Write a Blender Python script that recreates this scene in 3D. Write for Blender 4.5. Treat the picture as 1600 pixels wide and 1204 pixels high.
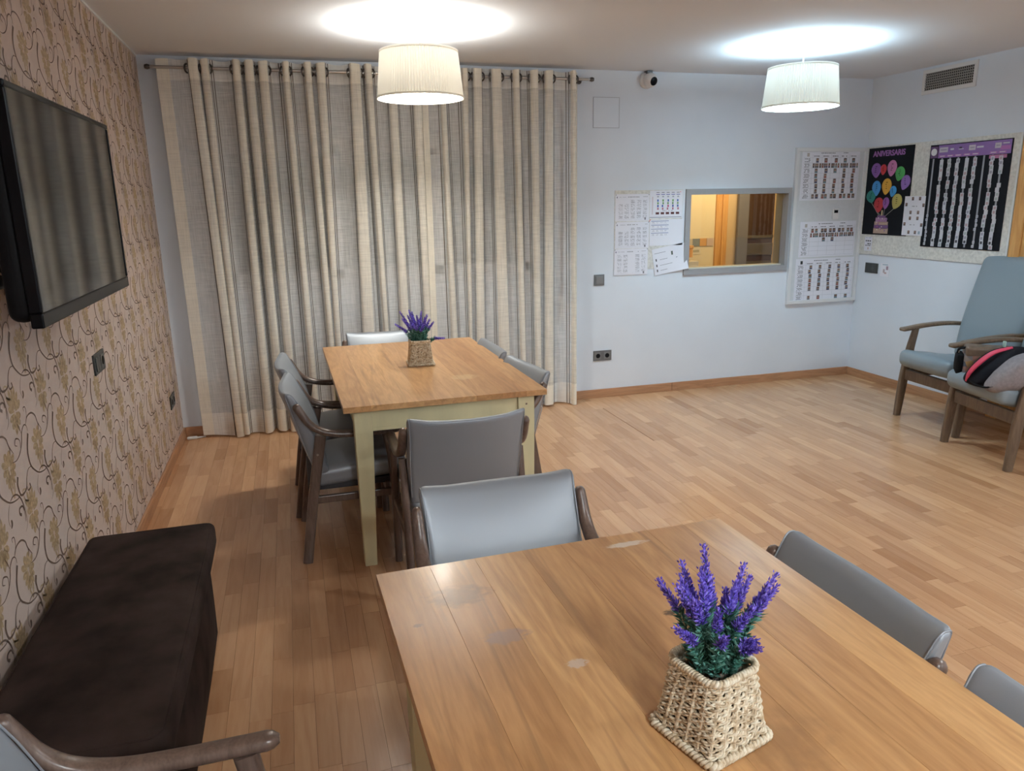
import bpy, bmesh, math, random
from mathutils import Vector, Matrix, Euler
import numpy as np

for o in list(bpy.data.objects):
    bpy.data.objects.remove(o)
sc = bpy.context.scene
COL = sc.collection
random.seed(7)
PI = math.pi
W, H = 5.566, 2.497          # room width and height (metres)
YB = -7.6                    # wall behind the camera

# ------------------------------------------------------------------ camera
def set_camera():
    yaw, pitch, roll = 0.2829, -0.2418, -0.0182
    cy, sy, cp, sp = math.cos(yaw), math.sin(yaw), math.cos(pitch), math.sin(pitch)
    f = Vector((sy * cp, cy * cp, sp)); r = Vector((cy, -sy, 0)); u = r.cross(f)
    c, s = math.cos(roll), math.sin(roll)
    r2 = c * r + s * u; u2 = -s * r + c * u
    cam = bpy.data.cameras.new('camera'); cam.sensor_width = 36.0
    cam.lens = 1162.1 / 1600 * 36.0; cam.clip_start = 0.02
    ob = bpy.data.objects.new('camera', cam); COL.objects.link(ob)
    m = Matrix((r2, u2, -f)).transposed().to_4x4()
    m.translation = Vector((0.821, -5.453, 1.564)); ob.matrix_world = m
    sc.camera = ob
set_camera()

# ------------------------------------------------------------------ light and exposure
sc.view_settings.view_transform = 'Standard'
sc.view_settings.look = 'None'
sc.view_settings.gamma = 1.0
sc.view_settings.use_curve_mapping = False
sc.view_settings.exposure = 0.0
sc.cycles.use_denoising = True
sc.cycles.max_bounces = 10
sc.cycles.diffuse_bounces = 5
sc.cycles.transparent_max_bounces = 16
sc.cycles.caustics_reflective = False
sc.cycles.caustics_refractive = False
sc.cycles.sample_clamp_indirect = 6.0
wd = bpy.data.worlds.new('night'); sc.world = wd; wd.use_nodes = True
wd.node_tree.nodes['Background'].inputs[0].default_value = (0.02, 0.03, 0.05, 1)
wd.node_tree.nodes['Background'].inputs[1].default_value = 0.3
# pendants: (x, y, watts, colour); the first two hang in view, the others behind the camera
PENDANTS = [(1.578, -1.162, 70.0, (1.0, 0.975, 0.91), 2.295),
            (4.045, -1.114, 76.0, (0.60, 0.84, 1.0), 2.295),
            (4.045, -4.60, 74.0, (0.84, 0.93, 1.0), 2.175),
            (1.578, -6.30, 98.0, (0.86, 0.94, 1.0), 2.165),
            (4.045, -7.00, 70.0, (0.86, 0.94, 1.0), 2.165)]
def lamp(x, y, z, watts, col, radius=0.045):
    l = bpy.data.lights.new('bulb_light', 'POINT'); l.energy = watts; l.color = col; l.shadow_soft_size = radius
    o = bpy.data.objects.new('bulb_light', l); COL.objects.link(o); o.location = (x, y, z)
    return o
for (x, y, w, c, z) in PENDANTS:
    lamp(x, y, z, w, c, 0.075)
lamp(4.9, 0.65, 2.2, 42.0, (1.0, 0.78, 0.48), 0.12)   # ceiling lamp of the room behind the hatch

# ------------------------------------------------------------------ materials
def nmat(name):
    m = bpy.data.materials.new(name); m.use_nodes = True
    nt = m.node_tree; b = nt.nodes['Principled BSDF']
    return m, nt, b
def rgba(c): return (c[0], c[1], c[2], 1.0)
def L(nt, a, b): nt.links.new(a, b)
def plain(name, col, rough=0.5, metal=0.0, spec=0.5, noise=0.0, nscale=20.0, bump=0.0, bscale=80.0, coat=0.0, aniso=(1, 1, 1), sheen=0.0):
    m, nt, b = nmat(name)
    b.inputs['Base Color'].default_value = rgba(col)
    b.inputs['Roughness'].default_value = rough
    b.inputs['Metallic'].default_value = metal
    b.inputs['Specular IOR Level'].default_value = spec
    b.inputs['Coat Weight'].default_value = coat
    b.inputs['Sheen Weight'].default_value = sheen
    tc = nt.nodes.new('ShaderNodeTexCoord'); mp = nt.nodes.new('ShaderNodeMapping')
    mp.inputs['Scale'].default_value = aniso
    L(nt, tc.outputs['Object'], mp.inputs['Vector'])
    if noise > 0:
        n = nt.nodes.new('ShaderNodeTexNoise'); n.inputs['Scale'].default_value = nscale; n.inputs['Detail'].default_value = 6
        L(nt, mp.outputs[0], n.inputs['Vector'])
        r = nt.nodes.new('ShaderNodeValToRGB')
        r.color_ramp.elements[0].position = 0.3; r.color_ramp.elements[1].position = 0.7
        r.color_ramp.elements[0].color = rgba([max(0, v * (1 - noise)) for v in col])
        r.color_ramp.elements[1].color = rgba([min(1, v * (1 + noise)) for v in col])
        L(nt, n.outputs['Fac'], r.inputs['Fac']); L(nt, r.outputs[0], b.inputs['Base Color'])
    if bump > 0:
        n2 = nt.nodes.new('ShaderNodeTexNoise'); n2.inputs['Scale'].default_value = bscale; n2.inputs['Detail'].default_value = 4
        L(nt, mp.outputs[0], n2.inputs['Vector'])
        bp = nt.nodes.new('ShaderNodeBump'); bp.inputs['Strength'].default_value = bump; bp.inputs['Distance'].default_value = 0.002
        L(nt, n2.outputs['Fac'], bp.inputs['Height']); L(nt, bp.outputs[0], b.inputs['Normal'])
    return m
def wood(name, dark, light, axis=1, stretch=14.0, scale=9.0, rough=0.35, tone=False, bump=0.06, coat=0.0, stains=None, fine=0.5, streak=None):
    """grain runs along axis; the attribute 'tone' (0..1) shifts each board"""
    m, nt, b = nmat(name)
    N = nt.nodes.new
    tc = N('ShaderNodeTexCoord'); mp = N('ShaderNodeMapping')
    s = [stretch, stretch, stretch]; s[axis] = 1.0
    mp.inputs['Scale'].default_value = s
    L(nt, tc.outputs['Object'], mp.inputs['Vector'])
    vec = mp.outputs[0]
    if tone:
        at = N('ShaderNodeAttribute'); at.attribute_name = 'tone'
        sc_ = N('ShaderNodeVectorMath'); sc_.operation = 'SCALE'; sc_.inputs['Scale'].default_value = 37.0
        L(nt, at.outputs['Color'], sc_.inputs[0])
        ad = N('ShaderNodeVectorMath'); L(nt, vec, ad.inputs[0]); L(nt, sc_.outputs[0], ad.inputs[1]); vec = ad.outputs[0]
    n = N('ShaderNodeTexNoise'); n.inputs['Scale'].default_value = scale * 0.22; n.inputs['Detail'].default_value = 5; n.inputs['Distortion'].default_value = 0.8
    L(nt, vec, n.inputs['Vector'])
    wv = N('ShaderNodeMath'); wv.operation = 'MULTIPLY'; wv.inputs[1].default_value = 9.0
    L(nt, n.outputs['Fac'], wv.inputs[0])
    fr = N('ShaderNodeMath'); fr.operation = 'PINGPONG'; fr.inputs[1].default_value = 1.0
    L(nt, wv.outputs[0], fr.inputs[0])
    n2 = N('ShaderNodeTexNoise'); n2.inputs['Scale'].default_value = scale * 2.2; n2.inputs['Detail'].default_value = 8
    L(nt, vec, n2.inputs['Vector'])
    mx = N('ShaderNodeMix'); mx.data_type = 'FLOAT'; mx.inputs[0].default_value = fine
    L(nt, fr.outputs[0], mx.inputs[2]); L(nt, n2.outputs['Fac'], mx.inputs[3])
    r = N('ShaderNodeValToRGB'); r.color_ramp.elements[0].position = 0.2; r.color_ramp.elements[1].position = 0.75
    r.color_ramp.elements[0].color = rgba(dark); r.color_ramp.elements[1].color = rgba(light)
    L(nt, mx.outputs[0], r.inputs['Fac'])
    col = r.outputs[0]
    if tone:
        rp = N('ShaderNodeValToRGB')
        e = rp.color_ramp.elements; e[0].position = 0; e[0].color = (0.76, 0.67, 0.60, 1); e[1].position = 1; e[1].color = (1.13, 1.16, 1.16, 1)
        k = e.new(0.45); k.color = (0.94, 0.91, 0.89, 1)
        sp = N('ShaderNodeSeparateColor'); L(nt, at.outputs['Color'], sp.inputs[0])
        L(nt, sp.outputs[0], rp.inputs['Fac'])
        mu = N('ShaderNodeMix'); mu.data_type = 'RGBA'; mu.blend_type = 'MULTIPLY'; mu.inputs[0].default_value = 1.0
        L(nt, col, mu.inputs[6]); L(nt, rp.outputs[0], mu.inputs[7]); col = mu.outputs[2]
    if streak:
        mp3 = N('ShaderNodeMapping'); q = [34.0, 34.0, 34.0]; q[axis] = 1.3; mp3.inputs['Scale'].default_value = q
        if tone:
            s3 = N('ShaderNodeVectorMath'); s3.operation = 'SCALE'; s3.inputs['Scale'].default_value = 3.0; L(nt, at.outputs['Color'], s3.inputs[0])
            a3 = N('ShaderNodeVectorMath'); L(nt, tc.outputs['Object'], a3.inputs[0]); L(nt, s3.outputs[0], a3.inputs[1]); L(nt, a3.outputs[0], mp3.inputs[0])
        else: L(nt, tc.outputs['Object'], mp3.inputs[0])
        n3 = N('ShaderNodeTexNoise'); n3.inputs['Scale'].default_value = 1.0; n3.inputs['Detail'].default_value = 5; n3.inputs['Distortion'].default_value = 0.6
        L(nt, mp3.outputs[0], n3.inputs['Vector'])
        m_ = N('ShaderNodeMapRange'); m_.inputs[1].default_value = 0.58; m_.inputs[2].default_value = 0.74; m_.inputs[3].default_value = 0; m_.inputs[4].default_value = 0.75
        L(nt, n3.outputs['Fac'], m_.inputs[0])
        m4 = N('ShaderNodeMix'); m4.data_type = 'RGBA'; L(nt, m_.outputs[0], m4.inputs[0]); L(nt, col, m4.inputs[6]); m4.inputs[7].default_value = rgba(streak); col = m4.outputs[2]
    if stains:
        for (x, y, rx, ry, c, amt, sharp) in stains:
            mp2 = N('ShaderNodeMapping'); mp2.vector_type = 'POINT'
            mp2.inputs['Location'].default_value = (-x / rx, -y / ry, 0); mp2.inputs['Scale'].default_value = (1 / rx, 1 / ry, 0)
            L(nt, tc.outputs['Object'], mp2.inputs['Vector'])
            nn = N('ShaderNodeTexNoise'); nn.inputs['Scale'].default_value = 2.3; nn.inputs['Detail'].default_value = 5
            L(nt, mp2.outputs[0], nn.inputs['Vector'])
            ln = N('ShaderNodeVectorMath'); ln.operation = 'LENGTH'; L(nt, mp2.outputs[0], ln.inputs[0])
            a1 = N('ShaderNodeMath'); a1.operation = 'MULTIPLY_ADD'; a1.inputs[1].default_value = 1.6; a1.inputs[2].default_value = -0.8
            L(nt, nn.outputs['Fac'], a1.inputs[0])
            a2 = N('ShaderNodeMath'); L(nt, ln.outputs['Value'], a2.inputs[0]); L(nt, a1.outputs[0], a2.inputs[1])
            mr = N('ShaderNodeMapRange'); mr.inputs[1].default_value = 1.0; mr.inputs[2].default_value = 1.0 - sharp; mr.inputs[3].default_value = 0; mr.inputs[4].default_value = amt
            L(nt, a2.outputs[0], mr.inputs[0])
            m3 = N('ShaderNodeMix'); m3.data_type = 'RGBA'; L(nt, mr.outputs[0], m3.inputs[0]); L(nt, col, m3.inputs[6]); m3.inputs[7].default_value = rgba(c)
            col = m3.outputs[2]
    L(nt, col, b.inputs['Base Color'])
    b.inputs['Roughness'].default_value = rough
    b.inputs['Coat Weight'].default_value = coat; b.inputs['Coat Roughness'].default_value = 0.15
    if bump > 0:
        bp = N('ShaderNodeBump'); bp.inputs['Strength'].default_value = bump; bp.inputs['Distance'].default_value = 0.002
        L(nt, mx.outputs[0], bp.inputs['Height']); L(nt, bp.outputs[0], b.inputs['Normal'])
    return m
def vcol(name, rough=0.6, spec=0.3, bump=0.0, bscale=60.0, sheen=0.0):
    """colour comes from the mesh's own 'col' attribute (flat print, dyed pieces)"""
    m, nt, b = nmat(name)
    at = nt.nodes.new('ShaderNodeAttribute'); at.attribute_name = 'col'
    L(nt, at.outputs['Color'], b.inputs['Base Color'])
    b.inputs['Roughness'].default_value = rough; b.inputs['Specular IOR Level'].default_value = spec
    b.inputs['Sheen Weight'].default_value = sheen
    if bump > 0:
        n2 = nt.nodes.new('ShaderNodeTexNoise'); n2.inputs['Scale'].default_value = bscale; n2.inputs['Detail'].default_value = 5
        tc = nt.nodes.new('ShaderNodeTexCoord'); L(nt, tc.outputs['Object'], n2.inputs['Vector'])
        bp = nt.nodes.new('ShaderNodeBump'); bp.inputs['Strength'].default_value = bump; bp.inputs['Distance'].default_value = 0.003
        L(nt, n2.outputs['Fac'], bp.inputs['Height']); L(nt, bp.outputs[0], b.inputs['Normal'])
    return m

M = {}
M['wall'] = plain('wall_paint', (0.69, 0.745, 0.815), 0.85, spec=0.2, noise=0.02, nscale=3, bump=0.05, bscale=150)
M['ceil'] = plain('ceiling_paint', (0.735, 0.765, 0.81), 0.9, spec=0.1, bump=0.03, bscale=120)
M['paper_wall'] = plain('wallpaper_ground', (0.60, 0.485, 0.425), 0.75, spec=0.25, bump=0.10, bscale=500)
M['print_gold'] = plain('wallpaper_gold', (0.45, 0.325, 0.195), 0.5, spec=0.4, noise=0.25, nscale=90, bump=0.2, bscale=400)
M['print_brown'] = plain('wallpaper_brown', (0.165, 0.110, 0.082), 0.55, spec=0.4)
M['floor_wood'] = wood('beech_laminate', (0.50, 0.272, 0.142), (0.57, 0.335, 0.185), axis=1, stretch=11, scale=4, rough=0.25, tone=True, bump=0.02, fine=0.55)
M['joint'] = plain('floor_joint', (0.10, 0.055, 0.03), 0.8)
M['skirt'] = wood('skirting_wood', (0.33, 0.165, 0.085), (0.44, 0.235, 0.125), axis=0, stretch=12, scale=8, rough=0.4, bump=0.02)
M['skirt_y'] = wood('skirting_wood_long', (0.33, 0.165, 0.085), (0.44, 0.235, 0.125), axis=1, stretch=12, scale=8, rough=0.4, bump=0.02)
M['cream'] = plain('cream_paint', (0.68, 0.615, 0.37), 0.5, noise=0.10, nscale=9, bump=0.10, bscale=35, aniso=(1, 1, 0.25))
M['chair_wood'] = wood('walnut_stain', (0.085, 0.054, 0.041), (0.165, 0.110, 0.085), axis=2, stretch=8, scale=12, rough=0.3, bump=0.05, fine=0.7)
M['arm_wood'] = wood('greyed_oak_stain', (0.085, 0.055, 0.035), (0.17, 0.115, 0.075), axis=2, stretch=8, scale=12, rough=0.4, bump=0.05, fine=0.7)
M['vinyl'] = plain('grey_vinyl', (0.285, 0.31, 0.34), 0.44, metal=0.34, spec=0.5, bump=0.06, bscale=420)
M['vinyl_blue'] = plain('bluegrey_vinyl', (0.215, 0.265, 0.30), 0.40, metal=0.12, spec=0.5, bump=0.05, bscale=420)
M['vinyl_dark'] = plain('dark_underside_cloth', (0.03, 0.03, 0.035), 0.6)
M['suede'] = plain('dark_brown_suede', (0.030, 0.0195, 0.0165), 0.9, spec=0.08, noise=0.6, nscale=5.5, bump=0.35, bscale=9, sheen=0.0)
M['black'] = plain('black_gloss_plastic', (0.003, 0.003, 0.004), 0.3, spec=0.12)
M['black_matt'] = plain('black_plastic', (0.006, 0.006, 0.007), 0.5, spec=0.12)
M['screen'] = plain('tv_glass', (0.003, 0.003, 0.004), 0.05, spec=0.55)
M['steel'] = plain('brushed_steel', (0.50, 0.48, 0.46), 0.28, metal=1.0)
M['darksteel'] = plain('dark_nickel', (0.13, 0.12, 0.115), 0.3, metal=1.0)
M['plate'] = plain('grey_switch_plastic', (0.15, 0.155, 0.16), 0.35, metal=0.4)
M['plate_key'] = plain('grey_switch_key', (0.19, 0.195, 0.20), 0.35, metal=0.4)
M['plate_dark'] = plain('dark_switch_plastic', (0.045, 0.048, 0.046), 0.35)
M['plate_dark_key'] = plain('dark_switch_key', (0.06, 0.064, 0.062), 0.35)
M['white'] = plain('white_plastic', (0.72, 0.72, 0.72), 0.4)
M['whiteboard'] = plain('white_frame_paint', (0.70, 0.71, 0.72), 0.5)
M['cork'] = plain('white_painted_cork', (0.64, 0.635, 0.60), 0.9, noise=0.16, nscale=55, bump=0.6, bscale=70)
M['print'] = vcol('printed_colour', 0.6, 0.3)
M['paper'] = plain('white_paper', (0.76, 0.77, 0.84), 0.7, spec=0.2)
M['felt'] = plain('black_felt', (0.010, 0.011, 0.014), 0.95, spec=0.1, bump=0.3, bscale=300)
M['grey_frame'] = plain('grey_lacquer_frame', (0.29, 0.29, 0.30), 0.4)
M['door_wood'] = wood('orange_oak_veneer', (0.50, 0.24, 0.065), (0.62, 0.34, 0.12), axis=2, stretch=14, scale=7, rough=0.4, bump=0.02)
M['shadefab'] = None
def shade_mat():
    m, nt, b = nmat('pleated_shade_fabric')
    nt.nodes.remove(b); out = nt.nodes['Material Output']
    d = nt.nodes.new('ShaderNodeBsdfDiffuse'); t = nt.nodes.new('ShaderNodeBsdfTranslucent'); mx = nt.nodes.new('ShaderNodeMixShader')
    d.inputs[0].default_value = (0.80, 0.76, 0.66, 1); t.inputs[0].default_value = (0.84, 0.80, 0.70, 1); mx.inputs[0].default_value = 0.022
    L(nt, d.outputs[0], mx.inputs[1]); L(nt, t.outputs[0], mx.inputs[2]); L(nt, mx.outputs[0], out.inputs[0])
    return m
M['shadefab'] = shade_mat()
def emis(name, col, s):
    m, nt, b = nmat(name)
    b.inputs['Base Color'].default_value = rgba(col); b.inputs['Emission Color'].default_value = rgba(col); b.inputs['Emission Strength'].default_value = s
    return m
def glass_mat(name, tint=(0.95, 0.97, 0.97), rough=0.02):
    m, nt, b = nmat(name)
    nt.nodes.remove(b); out = nt.nodes['Material Output']
    g = nt.nodes.new('ShaderNodeBsdfGlossy'); g.inputs['Roughness'].default_value = rough
    t = nt.nodes.new('ShaderNodeBsdfTransparent'); t.inputs[0].default_value = rgba(tint)
    f = nt.nodes.new('ShaderNodeFresnel'); f.inputs[0].default_value = 1.45
    mx = nt.nodes.new('ShaderNodeMixShader')
    L(nt, f.outputs[0], mx.inputs[0]); L(nt, t.outputs[0], mx.inputs[1]); L(nt, g.outputs[0], mx.inputs[2]); L(nt, mx.outputs[0], out.inputs[0])
    return m
M['glass'] = glass_mat('clear_glass'); M['glass_rough'] = glass_mat('rough_glass', rough=0.35)  # sash panes roughened so no sharp lamp reflection shows through the curtain
def sheer_mat():
    """open-weave sheer: 'col' is the thread colour, 'dens' how closely it is woven"""
    m, nt, b = nmat('striped_sheer_linen')
    nt.nodes.remove(b); out = nt.nodes['Material Output']; N = nt.nodes.new
    at = N('ShaderNodeAttribute'); at.attribute_name = 'col'
    dn = N('ShaderNodeAttribute'); dn.attribute_name = 'dens'
    tc = N('ShaderNodeTexCoord')
    def thr(scale):
        mp = N('ShaderNodeMapping'); mp.inputs['Scale'].default_value = scale
        n = N('ShaderNodeTexNoise'); n.inputs['Scale'].default_value = 1.0; n.inputs['Detail'].default_value = 3
        L(nt, tc.outputs['Object'], mp.inputs[0]); L(nt, mp.outputs[0], n.inputs['Vector']); return n.outputs['Fac']
    a = thr((300, 300, 7)); c = thr((9, 9, 330))
    s = N('ShaderNodeMath'); L(nt, a, s.inputs[0]); L(nt, c, s.inputs[1])
    k = N('ShaderNodeMath'); k.operation = 'MULTIPLY_ADD'; k.inputs[1].default_value = 0.5; k.inputs[2].default_value = -0.5
    L(nt, s.outputs[0], k.inputs[0])
    dd = N('ShaderNodeMath'); dd.use_clamp = True
    sp = N('ShaderNodeSeparateColor'); L(nt, dn.outputs['Color'], sp.inputs[0])
    L(nt, sp.outputs[0], dd.inputs[0]); L(nt, k.outputs[0], dd.inputs[1])
    d = N('ShaderNodeBsdfDiffuse'); t = N('ShaderNodeBsdfTranslucent'); tr = N('ShaderNodeBsdfTransparent')
    L(nt, at.outputs['Color'], d.inputs[0]); L(nt, at.outputs['Color'], t.inputs[0])
    m1 = N('ShaderNodeMixShader'); m1.inputs[0].default_value = 0.14; L(nt, d.outputs[0], m1.inputs[1]); L(nt, t.outputs[0], m1.inputs[2])
    m2 = N('ShaderNodeMixShader'); L(nt, dd.outputs[0], m2.inputs[0]); L(nt, tr.outputs[0], m2.inputs[1]); L(nt, m1.outputs[0], m2.inputs[2])
    L(nt, m2.outputs[0], out.inputs[0])
    return m
M['sheer'] = sheer_mat()

# ------------------------------------------------------------------ mesh helpers
class MB:
    """collects vertices and faces (with a colour per face) for ONE mesh object"""
    def __init__(s): s.v = []; s.f = []; s.c = []; s.mi = []; s.cur = (1, 1, 1); s.mat = 0
    def add(s, verts, faces):
        b = len(s.v); s.v.extend([tuple(p) for p in verts])
        for f in faces: s.f.append(tuple(i + b for i in f)); s.c.append(s.cur); s.mi.append(s.mat)
        return s
    def box(s, a, b, rot=None, org=(0, 0, 0)):
        x0, y0, z0 = a; x1, y1, z1 = b
        vs = [Vector(p) for p in ((x0, y0, z0), (x1, y0, z0), (x1, y1, z0), (x0, y1, z0), (x0, y0, z1), (x1, y0, z1), (x1, y1, z1), (x0, y1, z1))]
        if rot is not None: vs = [rot @ p + Vector(org) for p in vs]
        return s.add(vs, [(0, 3, 2, 1), (4, 5, 6, 7), (0, 1, 5, 4), (1, 2, 6, 5), (2, 3, 7, 6), (3, 0, 4, 7)])
    def quad(s, a, b, c, d): return s.add([a, b, c, d], [(0, 1, 2, 3)])
    def poly(s, pts): return s.add(pts, [tuple(range(len(pts)))])
    def lathe(s, prof, n=24, org=(0, 0, 0), M3=None, cap=True, wob=None):
        vs = []
        for j, (r, z) in enumerate(prof):
            for i in range(n):
                a = 2 * PI * i / n; rr = r + (wob(i, j) if wob else 0)
                p = Vector((rr * math.cos(a), rr * math.sin(a), z))
                if M3 is not None: p = M3 @ p
                vs.append(p + Vector(org))
        fs = []
        for j in range(len(prof) - 1):
            for i in range(n):
                k = (i + 1) % n; fs.append((j * n + i, j * n + k, (j + 1) * n + k, (j + 1) * n + i))
        if cap:
            fs.append(tuple(range(n - 1, -1, -1))); fs.append(tuple((len(prof) - 1) * n + i for i in range(n)))
        return s.add(vs, fs)
    def cyl(s, p0, p1, r0, r1=None, n=12, cap=True):
        p0 = Vector(p0); p1 = Vector(p1); d = p1 - p0; q = d.to_track_quat('Z', 'Y').to_matrix()
        return s.lathe([(r0, 0), (r0 if r1 is None else r1, d.length)], n, p0, q, cap)
    def ring(s, c, R, r, M3=None, n=20, k=6):
        vs = []; fs = []
        for i in range(n):
            a = 2 * PI * i / n
            for j in range(k):
                b = 2 * PI * j / k
                p = Vector(((R + r * math.cos(b)) * math.cos(a), (R + r * math.cos(b)) * math.sin(a), r * math.sin(b)))
                if M3 is not None: p = M3 @ p
                vs.append(p + Vector(c))
        for i in range(n):
            for j in range(k):
                fs.append((i * k + j, ((i + 1) % n) * k + j, ((i + 1) % n) * k + (j + 1) % k, i * k + (j + 1) % k))
        return s.add(vs, fs)
    def sweep(s, path, prof, up=(0, 0, 1), closed=False, cap=True):
        """prof(t, i) -> list of (side, up) offsets; path = points"""
        P = [Vector(p) for p in path]; n = len(P); vs = []; k = None
        for i in range(n):
            if closed: d = P[(i + 1) % n] - P[i - 1]
            else: d = P[min(i + 1, n - 1)] - P[max(i - 1, 0)]
            if d.length < 1e-9: d = Vector((0, 0, 1))
            d.normalize(); u = Vector(up(i) if callable(up) else up)
            sd = d.cross(u)
            if sd.length < 1e-6: sd = d.cross(Vector((1, 0, 0)))
            sd.normalize(); uu = sd.cross(d).normalized()
            pr = prof(i / max(1, n - 1), i); k = len(pr)
            for (a, b) in pr: vs.append(P[i] + sd * a + uu * b)
        fs = []
        for i in range(n if closed else n - 1):
            j2 = (i + 1) % n
            for j in range(k):
                fs.append((i * k + j, i * k + (j + 1) % k, j2 * k + (j + 1) % k, j2 * k + j))
        if cap and not closed:
            fs.append(tuple(range(k - 1, -1, -1))); fs.append(tuple((n - 1) * k + j for j in range(k)))
        return s.add(vs, fs)
    def tube(s, path, r, n=8, closed=False):
        rr = r if callable(r) else (lambda t: r)
        return s.sweep(path, lambda t, i: [(rr(t) * math.cos(2 * PI * j / n), rr(t) * math.sin(2 * PI * j / n)) for j in range(n)], up=(0.13, 0.07, 1), closed=closed)
    def cushion(s, half, r, crown=(0, 0, 0), m=6, kk=3, warp=None):
        """soft box: half sizes, edge radius, extra bulge along x, y, z faces"""
        hx, hy, hz = half
        def coords(h):
            e = [r * (1 - math.cos(PI / 2 * i / kk)) for i in range(kk)]
            mid = [r + (2 * h - 2 * r) * i / m for i in range(m + 1)]
            c = e + mid + [2 * h - q for q in reversed(e)]
            return [q - h for q in c]
        cx, cy, cz = coords(hx), coords(hy), coords(hz)
        idx = {}; vs = []; fs = []
        def vert(i, j, k):
            key = (i, j, k)
            if key not in idx:
                p = Vector((cx[i], cy[j], cz[k]))
                q = Vector((max(-hx + r, min(hx - r, p.x)), max(-hy + r, min(hy - r, p.y)), max(-hz + r, min(hz - r, p.z))))
                d = p - q
                if d.length > 1e-9: d = d.normalized() * r
                p2 = q + d
                fx, fy, fz = 1 - (p2.x / hx) ** 2, 1 - (p2.y / hy) ** 2, 1 - (p2.z / hz) ** 2
                p2 = Vector((p2.x + crown[0] * (p2.x / hx) * fy * fz, p2.y + crown[1] * (p2.y / hy) * fx * fz, p2.z + crown[2] * (p2.z / hz) * fx * fy))
                if warp: p2 = Vector(warp(p2))
                idx[key] = len(vs); vs.append(p2)
            return idx[key]
        nx, ny, nz = len(cx), len(cy), len(cz)
        for i in range(nx - 1):
            for j in range(ny - 1):
                fs.append((vert(i, j, 0), vert(i, j + 1, 0), vert(i + 1, j + 1, 0), vert(i + 1, j, 0)))
                fs.append((vert(i, j, nz - 1), vert(i + 1, j, nz - 1), vert(i + 1, j + 1, nz - 1), vert(i, j + 1, nz - 1)))
        for i in range(nx - 1):
            for k in range(nz - 1):
                fs.append((vert(i, 0, k), vert(i + 1, 0, k), vert(i + 1, 0, k + 1), vert(i, 0, k + 1)))
                fs.append((vert(i, ny - 1, k), vert(i, ny - 1, k + 1), vert(i + 1, ny - 1, k + 1), vert(i + 1, ny - 1, k)))
        for j in range(ny - 1):
            for k in range(nz - 1):
                fs.append((vert(0, j, k), vert(0, j, k + 1), vert(0, j + 1, k + 1), vert(0, j + 1, k)))
                fs.append((vert(nx - 1, j, k), vert(nx - 1, j + 1, k), vert(nx - 1, j + 1, k + 1), vert(nx - 1, j, k + 1)))
        return s.add(vs, fs)
    def xform(s, fn): s.v = [tuple(fn(Vector(p))) for p in s.v]; return s
    def mesh(s, name, mats, smooth=False, angle=40, color=False, bevel=0.0, bseg=2):
        me = bpy.data.meshes.new(name); me.from_pydata(s.v, [], s.f)
        if not isinstance(mats, (list, tuple)): mats = [mats]
        for m in mats: me.materials.append(m)
        if len(mats) > 1: me.polygons.foreach_set('material_index', s.mi)
        if color:
            at = me.attributes.new('col', 'FLOAT_COLOR', 'FACE')
            at.data.foreach_set('color', [q for c in s.c for q in (c[0], c[1], c[2], 1.0)])
        if bevel > 0:
            bm = bmesh.new(); bm.from_mesh(me)
            bmesh.ops.recalc_face_normals(bm, faces=bm.faces)
            es = [e for e in bm.edges if len(e.link_faces) == 2 and e.calc_face_angle(0) > 0.5]
            bmesh.ops.bevel(bm, geom=es, offset=bevel, segments=bseg, affect='EDGES', profile=0.5, clamp_overlap=True)
            bm.to_mesh(me); bm.free()
        me.update()
        if smooth:
            me.polygons.foreach_set('use_smooth', [True] * len(me.polygons))
            me.set_sharp_from_angle(angle=math.radians(angle))
        return me
    def obj(s, name, mats, parent=None, smooth=False, angle=40, color=False, bevel=0.0, bseg=2):
        return mk(name, s.mesh(name, mats, smooth, angle, color, bevel, bseg), parent)

def mk(name, me, parent=None, loc=None):
    o = bpy.data.objects.new(name, me); COL.objects.link(o)
    if parent is not None: o.parent = parent
    if loc is not None: o.location = loc
    return o
def thing(name, label, cat, loc=(0, 0, 0), rz=0.0, group=None):
    o = bpy.data.objects.new(name, None); o.empty_display_size = 0.1; COL.objects.link(o)
    o.location = loc; o.rotation_euler = (0, 0, rz)
    o['label'] = label; o['category'] = cat
    if group: o['group'] = group
    return o
def tag(o, label, cat, group=None):
    o['label'] = label; o['category'] = cat
    if group: o['group'] = group
    return o
def structure(o): o['kind'] = 'structure'; return o
def stuff(o): o['kind'] = 'stuff'; return o
def copy_thing(root, loc, rz, label, group=None):
    r = root.copy(); COL.objects.link(r); r.location = loc; r.rotation_euler = (0, 0, rz); r['label'] = label
    if group: r['group'] = group
    for ch in list(root.children):
        c = ch.copy(); COL.objects.link(c); c.parent = r
        for g in list(ch.children):
            d = g.copy(); COL.objects.link(d); d.parent = c
    return r
def bez(pts, n=8):
    """Catmull-Rom through points"""
    P = [Vector(p) for p in pts]; out = []
    for i in range(len(P) - 1):
        p0 = P[i - 1] if i else P[0] * 2 - P[1]; p1 = P[i]; p2 = P[i + 1]; p3 = P[i + 2] if i + 2 < len(P) else P[-1] * 2 - P[-2]
        for k in range(n):
            t = k / n
            out.append(0.5 * ((2 * p1) + (p2 - p0) * t + (2 * p0 - 5 * p1 + 4 * p2 - p3) * t * t + (3 * p1 - p0 - 3 * p2 + p3) * t ** 3))
    out.append(P[-1]); return out
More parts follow.
